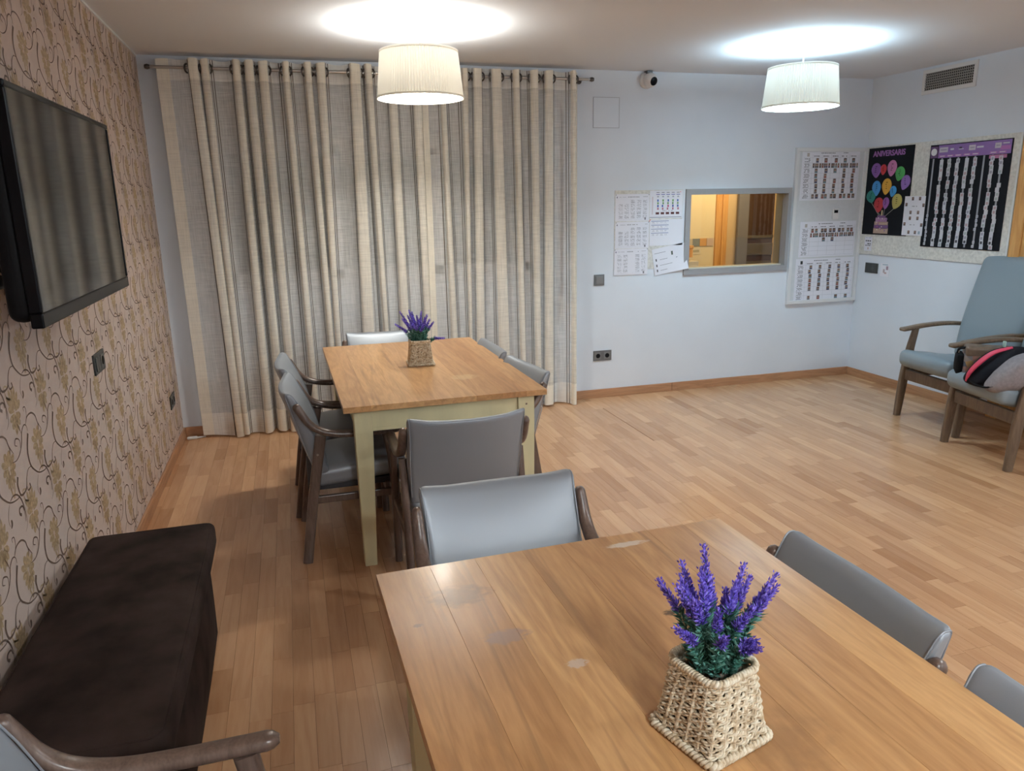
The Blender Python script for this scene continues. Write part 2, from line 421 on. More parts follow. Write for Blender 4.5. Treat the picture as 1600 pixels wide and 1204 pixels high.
def rrect(a, b, r=0.3, n=3):
    """rounded rectangle profile, half sizes a, b"""
    rr = min(a, b) * r * 2 if r <= 0.5 else min(a, b); pts = []
    for (sx, sy, a0) in ((1, 1, 0), (-1, 1, 90), (-1, -1, 180), (1, -1, 270)):
        for k in range(n):
            t = math.radians(a0 + 90 * k / (n - 1))
            pts.append((sx * (a - rr) + rr * math.cos(t), sy * (b - rr) + rr * math.sin(t)))
    return pts

# ================================================================== ROOM SHELL
WIN = (0.37, 2.64, 1.00, 2.30)       # window behind the curtain  x0 x1 z0 z1
HAT = (3.905, 4.822, 0.998, 1.602)   # hatch to the next room
mb = MB()
xs = sorted([-0.12, WIN[0], WIN[1], HAT[0], HAT[1], W + 0.12]); zs = sorted([0, HAT[2], HAT[3], WIN[2] + 0.0005, WIN[3], H])
for i in range(len(xs) - 1):
    for k in range(len(zs) - 1):
        cx, cz = (xs[i] + xs[i + 1]) / 2, (zs[k] + zs[k + 1]) / 2
        if any(o[0] < cx < o[1] and o[2] - 0.003 < cz < o[3] for o in (WIN, HAT)): continue
        mb.box((xs[i], 0, zs[k]), (xs[i + 1], 0.14, zs[k + 1]))
structure(mb.obj('wall_back', M['wall']))
wl = structure(MB().box((-0.12, YB, 0), (0, 0, H)).obj('wall_left', M['paper_wall']))
structure(MB().box((W, YB, 0), (W + 0.12, 0, H)).obj('wall_right', M['wall']))
structure(MB().box((-0.12, YB - 0.12, 0), (W + 0.12, YB, H)).obj('wall_front', M['wall']))
structure(MB().box((-0.12, YB - 0.12, H), (W + 0.12, 0.14, H + 0.1)).obj('ceiling', M['ceil']))
floor = structure(MB().box((-0.12, YB - 0.12, -0.06), (W + 0.12, 0.14, -0.005)).obj('floor', M['joint']))

# --- floor strips: the ones that show largest are single planks, the rest one part
VIEW = sc.camera.matrix_world.inverted()
def cam_px(p):
    q = VIEW @ Vector(p)
    if q.z > -0.05: return None
    return (800 + 1162.1 * q.x / -q.z, 602 - 1162.1 * q.y / -q.z, -q.z)
def build_floor():
    rnd = random.Random(11); sw = 0.0667; x0 = 3.043 - 46 * sw; pieces = []
    i = 0
    while x0 + i * sw < W:
        xa, xb = max(0.0, x0 + i * sw), min(W, x0 + (i + 1) * sw); i += 1
        if xb - xa < 0.004: continue
        y = -rnd.uniform(0.05, 0.4)
        ya = 0.0
        while ya > YB:
            yb = max(YB, y); tone = min(1, max(0, rnd.gauss(0.58, 0.24)))
            pieces.append((xa, xb, yb, ya, tone)); ya = yb; y = yb - rnd.choice((0.24, 0.30, 0.34, 0.40, 0.46))
    def score(pc):
        c = ((pc[0] + pc[1]) / 2, (pc[2] + pc[3]) / 2, 0); q = cam_px(c)
        if q is None or not (0 < q[0] < 1600 and 0 < q[1] < 1204): return 0
        if 0.98 < c[0] < 1.85 and c[1] < -2.6: return 0          # under the near table
        if c[0] < 0.47 and -3.9 < c[1] < -2.7: return 0          # under the bench
        if 0.95 < c[0] < 1.85 and c[1] > -2.4: return 0
        return (pc[3] - pc[2]) / q[2] ** 3
    order = sorted(range(len(pieces)), key=lambda k: -score(pieces[k])); singles = set(order[:295])
    rest = MB(); tones = []
    def add(m, pc):
        xa, xb, yb, ya, t = pc; g = 0.0004
        gl = 0.0055 if (abs(xa - 3.043) < 0.01 and ya < -0.1 and ya > -1.1) else g
        m.box((xa + gl, yb + g, -0.005), (xb - g, ya - g, 0.0))
    for k, pc in enumerate(pieces):
        if k in singles:
            m = MB(); add(m, pc); me = m.mesh('plank', M['floor_wood'])
            at = me.attributes.new('tone', 'FLOAT_COLOR', 'FACE'); t = pc[4]; h = (k * 0.618) % 1
            at.data.foreach_set('color', [t, h, (k * 0.377) % 1, 1.0] * 6)
            mk('plank', me, floor)
        else:
            add(rest, pc); h = (k * 0.618) % 1; tones += [pc[4], h, (k * 0.377) % 1, 1.0] * 6
    me = rest.mesh('floor_strips', M['floor_wood']); at = me.attributes.new('tone', 'FLOAT_COLOR', 'FACE'); at.data.foreach_set('color', tones)
    stuff(mk('floor_strips', me, floor))
build_floor()

# --- skirting
mb = MB(); mb.box((0.014, -0.014, 0), (3.798, 0, 0.07)); mb.box((3.800, -0.014, 0), (W - 0.014, 0, 0.07))
structure(mb.obj('baseboard_back', M['skirt'], bevel=0.003))
structure(MB().box((0, YB, 0), (0.014, 0, 0.07)).obj('baseboard_left', M['skirt_y'], bevel=0.003))
structure(MB().box((W - 0.014, -1.44, 0), (W, 0, 0.07)).obj('baseboard_right', M['skirt_y'], bevel=0.003))

# --- printed wallpaper (gold flowers, brown scrolls), one repeat 0.262 x 0.315 m
def wallpaper():
    gold, brown = [], []
    def petal(cx, cy, ang, ln, w, tip=0.55):
        w = w * 1.26; a = math.radians(ang); dx, dy = math.sin(a), math.cos(a); nx, ny = dy, -dx; pts = []
        for t, s in ((0.12, 0.10), (0.35, 0.55), (tip + 0.1, 1.0), (0.88, 0.80), (1.0, 0.25)):
            pts.append((t, s))
        P = [(cx + dx * ln * t + nx * w * s / 2, cy + dy * ln * t + ny * w * s / 2) for t, s in pts] + \
            [(cx + dx * ln * t - nx * w * s / 2, cy + dy * ln * t - ny * w * s / 2) for t, s in reversed(pts)]
        return P
    for ang, ln, w in ((22, .052, .022), (-22, .052, .022), (62, .056, .017), (-62, .056, .017), (98, .050, .016), (-98, .050, .016),
                       (130, .052, .014), (-130, .052, .014), (152, .060, .012), (-152, .060, .012)):
        gold.append(petal(0, .008, ang, ln, w))
    # hanging pod, outlined
    def strip(pts, w0):
        out = []
        P = bez([(p[0], p[1], 0) for p in pts], 5)
        for i in range(len(P) - 1):
            t0, t1 = i / (len(P) - 1), (i + 1) / (len(P) - 1)
            d0 = (P[min(i + 1, len(P) - 1)] - P[max(i - 1, 0)]).normalized(); d1 = (P[min(i + 2, len(P) - 1)] - P[i]).normalized()
            f = w0 if callable(w0) else (lambda t: w0)
            a, b = f(t0) / 2, f(t1) / 2
            out.append([(P[i].x - d0.y * a, P[i].y + d0.x * a), (P[i].x + d0.y * a, P[i].y - d0.x * a),
                        (P[i + 1].x + d1.y * b, P[i + 1].y - d1.x * b), (P[i + 1].x - d1.y * b, P[i + 1].y + d1.x * b)])
        return out
    gold += strip([(0, -.012), (-.012, -.035), (-.013, -.055), (-.004, -.074), (0, -.082)], .0085)
    gold += strip([(0, -.012), (.012, -.035), (.013, -.055), (.004, -.074), (0, -.082)], .0085)
    gold.append(petal(0, -.01, 180, .045, .009))
    ux, uy = .118, .155
    for ang, ln, w in ((0, .078, .013), (17, .078, .014), (-19, .078, .014), (-40, .074, .016), (38, .068, .015), (66, .058, .019), (-66, .05, .017),
                       (118, .045, .016), (-110, .05, .015), (-140, .056, .019), (148, .052, .016), (-168, .066, .018), (172, .06, .013)):
        gold.append(petal(ux, uy - .012, ang, ln, w))
    gold += strip([(ux - .015, uy + .03), (ux - .045, uy + .045), (ux - .05, uy + .075), (ux - .02, uy + .07)], .006)
    A = np.linalg.inv(np.array([[649., -413.], [-573., -2226.]]))
    def px(pts): return [tuple(A @ np.array([x - 275., y - 790.])) for x, y in pts]
    thin = lambda w: (lambda t: w * (0.55 + 0.9 * math.sin(PI * min(1, max(0, t)))))
    S = [([(118, 890), (142, 878), (160, 830), (167, 760), (165, 690), (176, 645), (192, 652), (202, 690)], thin(.0050)),
         ([(203, 705), (203, 790), (210, 860), (228, 930), (255, 970), (288, 995), (325, 985), (340, 960)], lambda t: .0135 * (1 - t) ** 1.2 + .004),
         ([(283, 985), (300, 955), (325, 960), (352, 1010), (370, 1080), (378, 1150)], thin(.0060)),
         ([(150, 990), (153, 1050), (176, 1118), (205, 1085), (205, 1010), (212, 955), (232, 935)], lambda t: .0135 * (1 - t) ** 1.5 + .0035),
         ([(205, 1060), (218, 1098), (231, 1080), (224, 1052)], lambda t: .004 + .007 * t),
         ([(279, 1000), (276, 1060), (280, 1115), (292, 1150)], thin(.0028)),
         ([(292, 1105), (298, 1130), (296, 1160)], lambda t: .017 * math.sin(PI * (0.2 + 0.7 * t))),
         ([(366, 1075), (354, 1042), (338, 1052), (340, 1085), (352, 1098)], lambda t: .006 + .008 * t),
         ([(135, 632), (150, 665), (162, 700)], thin(.0040)),
         ([(187, 640), (195, 585), (220, 560), (246, 580), (262, 625), (292, 682)], thin(.0062)),
         ([(262, 625), (270, 655), (270, 685)], thin(.0050)),
         ([(190, 620), (190, 570), (180, 520), (168, 525), (174, 550)], thin(.0036)),
         ([(162, 800), (152, 745), (130, 735), (128, 775), (142, 785)], thin(.0048)),
         ([(250, 520), (258, 470), (250, 410), (240, 350)], thin(.0024))]
    for pts, w in S: brown += strip(px(pts), (lambda t, w=w: 0.70 * w(t)))
    mb = MB(); du, dv = .262, .315; x = 0.0008
    for m_, polys in ((0, gold), (1, brown)):
        mb.mat = m_
        for iu in range(-14, 11):
            for iv in range(-4, 7):
                oy, oz = -2.597 + iu * du, .843 + iv * dv
                for P in polys:
                    Q = [(oy + a, oz + b) for a, b in P]
                    if max(q[0] for q in Q) > -0.002 or min(q[1] for q in Q) < 0.071 or max(q[1] for q in Q) > H - 0.012: continue
                    mb.poly([(x + 0.0003 * m_, q[0], q[1]) for q in Q])
    stuff(mb.obj('wallpaper_print', [M['print_gold'], M['print_brown']], wl))
    structure(MB().box((0, YB, H - 0.010), (0.006, 0, H)).obj('trim_1', M['whiteboard']))
wallpaper()

# --- window behind the curtain: sliding aluminium sashes, shutter lowered for the night
def window():
    x0, x1, z0, z1 = WIN
    m_al = plain('grey_aluminium', (0.66, 0.67, 0.69), 0.45, metal=0.2)
    w = structure(thing('window_1', '', 'window')); del w['label']; del w['category']
    f = MB(); t = 0.05; d0, d1 = 0.03, 0.12
    for a, b in (((x0, z0), (x1, z0 + t)), ((x0, z1 - t), (x1, z1)), ((x0, z0), (x0 + t, z1)), ((x1 - t, z0), (x1, z1))):
        f.box((a[0], d0, a[1]), (b[0], d1, b[1]))
    f.obj('window_frame', m_al, w, bevel=0.003)
    MB().box((x0 + t, 0.045, 1.95), (x1 - t, 0.115, z1 - t)).obj('shutter_box', plain('grey_shutter_box', (0.50, 0.495, 0.495), 0.6), w)
    n = 3; ww = (x1 - x0 - 2 * t) / n
    for i in range(n):
        a = x0 + t + i * ww; b = a + ww; s = 0.045; y = 0.05 + 0.022 * (i % 2)
        fr = MB()
        for p, q in (((a, z0 + t), (b, z0 + t + 0.07)), ((a, 1.95 - s), (b, 1.95)), ((a, z0 + t), (a + s, 1.95)), ((b - s, z0 + t), (b, 1.95))):
            fr.box((p[0], y, p[1]), (q[0], y + 0.02, q[1]))
        so = fr.obj('sash', m_al, w, bevel=0.002)
        MB().box((a + s, y + 0.008, z0 + t + 0.07), (b - s, y + 0.012, 1.95 - s)).obj('pane', M['glass_rough'], so)
    sl = plain('shutter_slat_grey', (0.78, 0.80, 0.82), 0.6)
    k = 0; z = z0 + t; base = None
    while z < 1.95:
        o = MB().box((x0 + t, 0.118, z + 0.002), (x1 - t, 0.13, z + 0.048)).mesh('slat', sl, bevel=0.004) if base is None else base
        base = o; ob = mk('slat', o, w); ob.location.z = z - (z0 + t); z += 0.05; k += 1
    MB().box((x0, 0.13, z0), (x1, 0.14, z1)).obj('shutter_backing', sl, w)
    st = thing('shutter_strap', 'narrow grey roller shutter strap hanging on the wall behind the curtain end', 'strap', (2.825, 0, 0.70))
    s = MB(); s.box((-0.011, -0.006, 0.13), (0.011, -0.003, 1.55)); s.obj('strap', plain('strap_grey', (0.14, 0.14, 0.16), 0.8), st)
    s = MB().cushion((0.018, 0.010, 0.075), 0.007, m=2, kk=2); s.xform(lambda p: p + Vector((0, -0.010, 0.075))); s.obj('strap_winder', M['white'], st, smooth=True)
    s = MB().cushion((0.018, 0.010, 0.03), 0.007, m=2, kk=2); s.xform(lambda p: p + Vector((0, -0.010, 1.56))); s.obj('strap_guide', M['white'], st, smooth=True)
window()

# --- hatch window with grey frame, and the lit room behind it
def hatch():
    x0, x1, z0, z1 = HAT
    w = structure(thing('window_2', '', 'window')); del w['label']; del w['category']
    f = MB(); ox = 0.036
    outer = [(x0 - ox, z0 - ox), (x1 + ox - .012, z0 - ox), (x1 + ox - .012, z1 + ox), (x0 - ox, z1 + ox)]; inner = [(x0 + .008, z0 + .008), (x1 - .008, z0 + .008), (x1 - .008, z1 - .008), (x0 + .008, z1 - .008)]
    for k in range(4):
        a, b, c, d = outer[k], outer[(k + 1) % 4], inner[(k + 1) % 4], inner[k]
        V = [(p[0], -0.016, p[1]) for p in (a, b, c, d)] + [(p[0], 0.0, p[1]) for p in (a, b)] + [(p[0], 0.15, p[1]) for p in (c, d)]
        f.add(V, [(0, 1, 2, 3), (1, 0, 4, 5), (3, 2, 6, 7)])
    f.obj('window_frame', M['grey_frame'], w)
    MB().box((x0 + .008, 0.060, z0 + .008), (x1 - .008, 0.064, z1 - .008)).obj('pane', M['glass'], w)
    MB().box((x0 + .008, 0.03, z0), (x1 - .008, 0.12, z0 + 0.016)).obj('window_sill', plain('sill_white', (0.65, 0.60, 0.48), 0.5), w)
    # room beyond
    R = structure
    cw = plain('cream_wall_paint', (0.66, 0.56, 0.36), 0.8); tan = plain('tan_wall_paint', (0.56, 0.40, 0.22), 0.8)
    wf = R(MB().box((4.2, 1.30, 0), (4.95, 1.40, H)).obj('wall_far', cw))
    tiles = [(0.20, 0.22, 0.21), (0.55, 0.30, 0.10), (0.45, 0.40, 0.30), (0.20, 0.22, 0.21), (0.55, 0.30, 0.10), (0.50, 0.38, 0.30)]
    for i in range(6):
        m = MB(); m.box((4.46 + i * 0.078, 1.292, 1.10), (4.535 + i * 0.078, 1.30, 1.175)); m.obj('tile', plain('border_tile', tiles[i], 0.3), wf)
    R(MB().box((4.937, 1.28, 0), (5.07, 1.40, H)).obj('trim_2', M['door_wood'], bevel=0.006))
    R(MB().box((5.00, 1.265, 0), (5.018, 1.28, H)).obj('trim_3', M['door_wood'], bevel=0.003))
    R(MB().box((5.07, 1.29, 0), (5.29, 1.40, H)).obj('wall_far_end', tan))
    R(MB().box((5.154, 1.22, 0), (5.27, 1.25, H)).obj('trim_4', plain('slate_grey_panel', (0.13, 0.13, 0.145), 0.5)))
    d = R(thing('door_2', '', 'door')); del d['label']; del d['category']
    MB().box((5.28, 1.26, 0), (5.66, 1.29, H)).obj('door_panel', plain('dark_brown_glazing', (0.045, 0.023, 0.013), 0.35, spec=0.25), d)
    for k, (zz, hh) in enumerate(((0.88, 0.05), (0.99, 0.12), (1.16, 0.03))):
        MB().box((5.285, 1.25, zz), (5.64, 1.26, zz + hh)).obj('door_rail', plain('olive_grey_rail', (0.075, 0.065, 0.045), 0.3), d, bevel=0.004)
    R(MB().box((5.59, 1.24, 0), (5.80, 1.40, H)).obj('wall_far_right', tan))
    R(MB().box((3.55, 0.14, H), (6.4, 1.42, H + 0.08)).obj('ceiling_far', cw))
    R(MB().box((3.55, 0.14, -0.06), (6.4, 1.42, 0)).obj('floor_far', M['joint']))
    R(MB().box((3.55, 0.14, 0), (3.60, 1.40, H)).obj('wall_far_left', cw))
    R(MB().box((3.60, 1.30, 0), (4.2, 1.40, H)).obj('wall_far_rear', cw))
    R(MB().box((5.80, 0.14, 0), (5.86, 1.40, H)).obj('wall_far_side', tan))
    t = thing('wall_box', 'orange wooden box fixed on the cream wall seen through the grey hatch', 'box', (4.57, 1.30, 1.00))
    MB().box((-0.07, -0.10, 0), (0.075, 0, 0.11)).obj('body', M['door_wood'], t, bevel=0.004)
    MB().box((-0.075, -0.106, 0.085), (0.08, 0, 0.115)).obj('lid', M['door_wood'], t, bevel=0.004)
    t = thing('lower_cabinet', 'cream low cabinet under the wooden box beyond the hatch', 'cabinet', (4.57, 1.30, 0))
    MB().box((-0.1, -0.22, 0), (0.075, 0, 0.97)).obj('body', plain('cabinet_cream', (0.50, 0.47, 0.40), 0.5), t, bevel=0.004)
    MB().box((-0.09, -0.228, 0.05), (0.065, -0.22, 0.93)).obj('door', plain('cabinet_cream_door', (0.50, 0.47, 0.40), 0.5), t, bevel=0.002)
    n = thing('notice', 'small cream notice taped under the tile border beyond the hatch', 'notice', (4.735, 1.30, 1.02))
    MB().box((-0.05, -0.003, 0), (0.05, 0, 0.075)).obj('paper', plain('cream_paper', (0.60, 0.54, 0.40), 0.8), n)
    MB().box((-0.035, -0.0036, 0.02), (0.035, -0.003, 0.045)).obj('print', plain('olive_print', (0.38, 0.34, 0.22), 0.8), n)
hatch()

# --- orange wood door at the right edge
def right_door():
    d = structure(thing('door_1', '', 'door')); del d['label']; del d['category']
    MB().box((W - 0.022, -1.535, 0), (W, -1.452, 2.08)).obj('door_frame', M['door_wood'], d, bevel=0.004)
    MB().box((W - 0.022, -2.48, 0), (W, -2.40, 2.08)).obj('door_frame', M['door_wood'], d, bevel=0.004)
    MB().box((W - 0.022, -2.40, 2.0), (W, -1.535, 2.08)).obj('door_frame', M['door_wood'], d, bevel=0.004)
    MB().box((W - 0.012, -2.40, 0.004), (W, -1.535, 2.0)).obj('door_panel', M['door_wood'], d, bevel=0.003)
    h = MB(); h.cyl((W - 0.012, -2.33, 1.02), (W - 0.06, -2.33, 1.02), 0.009); h.cyl((W - 0.06, -2.335, 1.02), (W - 0.06, -2.21, 1.02), 0.009)
    h.obj('door_handle', M['steel'], d, smooth=True)
right_door()

# ================================================================== CURTAIN AND ROD
ROD_Y, ROD_Z = -0.105, 2.413
def curtain(label, fronts, x_start, x_end, seed):
    rnd = random.Random(seed); t = thing('curtain', label, 'curtain', (x_start, ROD_Y, 0))
    # path in plan: front lobes towards the room, wide shallow spans at the back
    pts = [(x_start, 0.015)]; cuts = []
    kinds = [0]
    for i, f in enumerate(fronts):
        w = (0.020, 0.030, 0.017, 0.026, 0.033, 0.019, 0.028)[(i * 3 + seed) % 7]
        prev = f - (fronts[i - 1] if i else x_start); w = min(w, prev * 0.30)
        pts += [(f - w - 0.008, 0.0), (f - w * 0.75, -0.036), (f + w * 0.75, -0.036), (f + w + 0.008, 0.0)]
        cuts += [f - w - 0.006, f + w + 0.006]
        nx = fronts[i + 1] if i + 1 < len(fronts) else x_end
        g = nx - f
        if g > 0.085:
            pts += [(f + g * 0.36, 0.024), (f + g * 0.64, 0.024)]
        else: pts += [(f + g * 0.5, 0.025)]
    pts.append((x_end, 0.010))
    C = bez([(a, b, 0) for a, b in pts], 14)
    # resample by arc length
    S = [0.0]
    for i in range(1, len(C)): S.append(S[-1] + (C[i] - C[i - 1]).length)
    n = int(S[-1] / 0.0032); P = []; j = 0
    for k in range(n + 1):
        s = S[-1] * k / n
        while j < len(S) - 2 and S[j + 1] < s: j += 1
        q = (s - S[j]) / max(1e-9, S[j + 1] - S[j]); P.append((C[j].lerp(C[j + 1], q), s))
    fs_ = []
    for f in fronts:
        best = min(P, key=lambda p: abs(p[0].x - f) + max(0, p[0].y + 0.02) * 5); fs_.append(best[1])
    cream = (0.88, 0.835, 0.73); greige = (0.84, 0.84, 0.815); line = (0.085, 0.062, 0.045)
    cols, den = [], []
    for (p, s) in P:
        c, d = greige, 0.50
        for q, f in enumerate(fs_):
            a = s - f; 
            if -0.040 < a < 0.034: c, d = cream, 0.78
            sgn = -1 if q % 2 else 1
            for off, ww in ((0.060, 0.0036), (0.076, 0.0026), (-0.060, 0.0036), (-0.078 if q % 2 else -0.060, 0.0026)):
                if abs(a - off) < ww: c, d = line, 0.9
        if s < 0.075 and len(fs_) > 9: c, d = cream, 0.93
        if S[-1] - s < 0.07: c, d = cream, 0.95
        cols.append(c); den.append(d)
    zs = [0.012, 0.06, 0.12, 0.170, 0.178, 0.35, 0.6, 0.9, 1.2, 1.5, 1.8, 2.05, 2.2, 2.31, 2.335, 2.343, 2.38, 2.413, 2.44, 2.462]
    drift = [rnd.uniform(-0.045, 0.045) for _ in range(len(fronts) + 2)]
    verts, faces, vc, vd = [], [], [], []
    Ltot = S[-1]
    for z in zs:
        low = 1 - z / 2.462
        for k, (p, s) in enumerate(P):
            fi = s / Ltot * (len(drift) - 1); a = int(min(len(drift) - 2, fi)); q = fi - a
            dr = drift[a] * (1 - q) + drift[a + 1] * q
            edge = min(1, s / 0.2, (Ltot - s) / 0.2)
            y = p.y * (1 + 0.25 * low) + 0.012 * low * math.sin(s * 9 + seed)
            top_wave = 0.004 * math.sin(s * 31) if z > 2.45 else (0.008 * math.sin(s * 17 + seed) if z < 0.02 else 0)
            verts.append((p.x - x_start + dr * low * edge + (0.016 * low if seed == 1 and s < 0.3 else 0), y, z + top_wave))
            hem = z >= 2.336 or z <= 0.171
            d = den[k]; c = cols[k]
            if hem and c != line: d = min(1, d + 0.33); c = tuple(v * 1.06 for v in c)
            vc += [c[0], c[1], c[2], 1]; vd += [d, d, d, 1]
    nn = len(P)
    for r in range(len(zs) - 1):
        for k in range(nn - 1): faces.append((r * nn + k, r * nn + k + 1, (r + 1) * nn + k + 1, (r + 1) * nn + k))
    me = bpy.data.meshes.new('drape'); me.from_pydata(verts, [], faces); me.materials.append(M['sheer'])
    at = me.attributes.new('col', 'FLOAT_COLOR', 'POINT'); at.data.foreach_set('color', vc)
    at = me.attributes.new('dens', 'FLOAT_COLOR', 'POINT'); at.data.foreach_set('color', vd)
    me.polygons.foreach_set('use_smooth', [True] * len(me.polygons))
    mk('drape', me, t)
    g = MB().ring((0, 0, 0), 0.026, 0.0055, Matrix.Rotation(PI / 2, 3, 'Y'), 20, 6).mesh('grommet', M['darksteel'], smooth=True)
    for c in cuts:
        o = mk('grommet', g, t, (c - x_start, 0.0, ROD_Z - 0.004)); o.rotation_euler = (0, 0, 0.5 if cuts.index(c) % 2 else -0.5)
FOLDS_1 = [0.336, 0.407, 0.593, 0.67, 0.755, 0.893, 1.029, 1.114, 1.332, 1.42, 1.573, 1.737]   # where the front folds stand along the wall, metres
FOLDS_2 = [1.913, 2.074, 2.165, 2.298, 2.442, 2.575, 2.685, 2.869]
curtain('sheer striped curtain panel covering the wallpaper side of the window', FOLDS_1, 0.119, 1.816, 1)
curtain('sheer striped curtain panel ending beside the square wall hatch cover and light switch', FOLDS_2, 1.816, 2.909, 2)
t = thing('curtain_rod', 'thin brushed steel curtain rod with ball ends under the ceiling', 'curtain rod', (0.072, ROD_Y, ROD_Z))
ln = 2.946
MB().cyl((0, 0, 0), (ln, 0, 0), 0.0095, n=14).obj('rod', M['steel'], t, smooth=True)
for x in (0, ln):
    MB().lathe([(0.001, -0.018), (0.012, -0.015), (0.0165, 0), (0.012, 0.015), (0.001, 0.018)], 14, (x, 0, 0), Matrix.Rotation(PI / 2, 3, 'Y')).obj('finial', M['darksteel'], t, smooth=True)
for x in (0.055, ln * 0.5, ln - 0.06):
    b = MB(); b.cyl((x, 0, 0), (x, -ROD_Y, 0), 0.006, n=8); b.cyl((x, -ROD_Y - 0.006, 0), (x, -ROD_Y, 0), 0.02, n=14); b.obj('bracket', M['darksteel'], t, smooth=True)

# ================================================================== PENDANT LAMPS
def pendant(x, y, label, fabcol):
    t = thing('pendant_lamp', label, 'lamp', (x, y, H), group=None)
    MB().lathe([(0.0, -0.027), (0.045, -0.027), (0.05, -0.022), (0.05, 0.0)], 24, cap=False).obj('ceiling_rose', M['white'], t, smooth=True)
    c = MB(); c.cyl((0, 0, -0.026), (0, 0, -0.16), 0.0035, n=8); c.lathe([(0.004, -0.125), (0.011, -0.145), (0.013, -0.155), (0.020, -0.175), (0.020, -0.215)], 14, cap=True)
    c.obj('cord', M['white'], t, smooth=True)
    n = 96 * 2; rt, rb, zt, zb = 0.208, 0.232, -0.140, -0.372
    s = MB(); prof = [(rt, zt), (rt + (rb - rt) * .33, zt + (zb - zt) * .33), (rt + (rb - rt) * .66, zt + (zb - zt) * .66), (rb, zb)]
    s.lathe(prof, n, cap=False, wob=lambda i, j: 0.0034 if i % 2 else -0.0022)
    sh = s.obj('shade', M['shadefab'], t, smooth=True, angle=20)
    for z, r in ((zt, rt), (zb, rb)):
        MB().lathe([(r + 0.002, z - 0.006), (r + 0.0045, z - 0.005), (r + 0.0045, z + 0.005), (r + 0.002, z + 0.006)], 96, cap=False).obj('hem_band', M['shadefab'], sh, smooth=True)
    sp = MB()
    for k in range(3):
        a = k * 2 * PI / 3; sp.cyl((0.02 * math.cos(a), 0.02 * math.sin(a), -0.165), (rt * math.cos(a), rt * math.sin(a), zt - 0.006), 0.0018, n=6)
    sp.obj('spider', M['white'], t)
    return t
pendant(1.578, -1.162, 'pleated cream drum pendant lamp lit warm white, hanging before the curtain', None)
pendant(4.045, -1.114, 'pleated drum pendant lamp lit bluish white, hanging before the hatch wall', None)
pendant(4.045, -4.60, 'pleated drum pendant lamp on the ceiling behind the viewer, over the open floor', None)
pendant(1.578, -6.30, 'pleated drum pendant lamp on the ceiling behind the viewer, near the wallpaper side', None)
pendant(4.045, -7.00, 'pleated drum pendant lamp on the ceiling behind the viewer, by the rear wall', None)

# ================================================================== TABLES
WOOD_TOP = ((0.43, 0.220, 0.085), (0.595, 0.335, 0.145))
def table(label, loc, rz, x0, y0, tw, tl, widths, stains, seed, group):
    """origin at the floor below the corner (0,0) of the top; boards run along the length"""
    rnd = random.Random(seed); t = thing('dining_table', label, 'table', loc, rz, group)
    m = wood('varnished_board_%d' % seed, WOOD_TOP[0], WOOD_TOP[1], axis=1, stretch=9, scale=6.5, rough=0.34, tone=True, bump=0.10, coat=0.25, stains=stains, fine=0.6, streak=(0.27, 0.135, 0.055))
    zt, th = 0.75, 0.025; x = x0; tot = sum(widths)
    for k, w in enumerate(widths):
        w = w * tw / tot
        mb = MB().box((x, y0, zt - th), (x + w, y0 + tl, zt))
        me = mb.mesh('tabletop_board', m, bevel=0.0005, bseg=1)
        at = me.attributes.new('tone', 'FLOAT_COLOR', 'FACE'); v = min(1, max(0.0, rnd.gauss(0.58, 0.30)))
        at.data.foreach_set('color', [v, rnd.random(), rnd.random(), 1.0] * len(me.polygons))
        mk('tabletop_board', me, t); x += w
    ins = 0.045; ls = 0.076
    for sx in (0, 1):
        for sy in (0, 1):
            cx = x0 + (ins + ls / 2 if sx == 0 else tw - ins - ls / 2); cy = y0 + (ins + ls / 2 if sy == 0 else tl - ins - ls / 2)
            a, b = ls / 2, 0.026; ox = (a - b) * (1 if sx == 0 else -1); oy = (a - b) * (1 if sy == 0 else -1)
            mb = MB(); V = []
            for (h, z, qx, qy) in ((b, 0, -ox * 0.5, -oy * 0.5), (a, zt - th - 0.13, 0, 0), (a, zt - th, 0, 0)):
                V += [(cx + qx - h, cy + qy - h, z), (cx + qx + h, cy + qy - h, z), (cx + qx + h, cy + qy + h, z), (cx + qx - h, cy + qy + h, z)]
            F = [(3, 2, 1, 0), (8, 9, 10, 11)]
            for j in range(2):
                for i in range(4): F.append((j * 4 + i, j * 4 + (i + 1) % 4, j * 4 + 4 + (i + 1) % 4, j * 4 + 4 + i))
            lg = mb.add(V, F).obj('leg', M['cream'], t, bevel=0.0025)
            if sx == 1 and sy == 0: MB().box((cx - 0.004, y0 + ins - 0.0012, zt - 0.075), (cx + 0.004, y0 + ins, zt - 0.067)).obj('peg', M['chair_wood'], lg)
    e = ins + 0.012; zb = zt - th - 0.094; ls = ls + 0.0012
    for (a, b) in (((x0 + ins + ls, y0 + e), (x0 + tw - ins - ls, y0 + e + 0.02)), ((x0 + ins + ls, y0 + tl - e - 0.02), (x0 + tw - ins - ls, y0 + tl - e)),
                   ((x0 + e, y0 + ins + ls), (x0 + e + 0.02, y0 + tl - ins - ls)), ((x0 + tw - e - 0.02, y0 + ins + ls), (x0 + tw - e, y0 + tl - ins - ls))):
        mb = MB().box((a[0], a[1], zb), (b[0], b[1], zt - th))
        lo = 0.004; mb.box((a[0] - (lo if b[0] - a[0] < 0.05 else 0), a[1] - (lo if b[1] - a[1] < 0.05 else 0), zb - 0.008), (b[0] + (lo if b[0] - a[0] < 0.05 else 0), b[1] + (lo if b[1] - a[1] < 0.05 else 0), zb + 0.006))
        mb.obj('apron', M['cream'], t)
    return t
BW = [0.115, 0.12, 0.105, 0.13, 0.10, 0.12, 0.11, 0.095]
st1 = [(0.60, 0.37, 0.075, 0.06, (0.66, 0.50, 0.28), 0.55, 0.5), (0.40, 0.80, 0.12, 0.10, (0.24, 0.12, 0.05), 0.35, 0.8)]
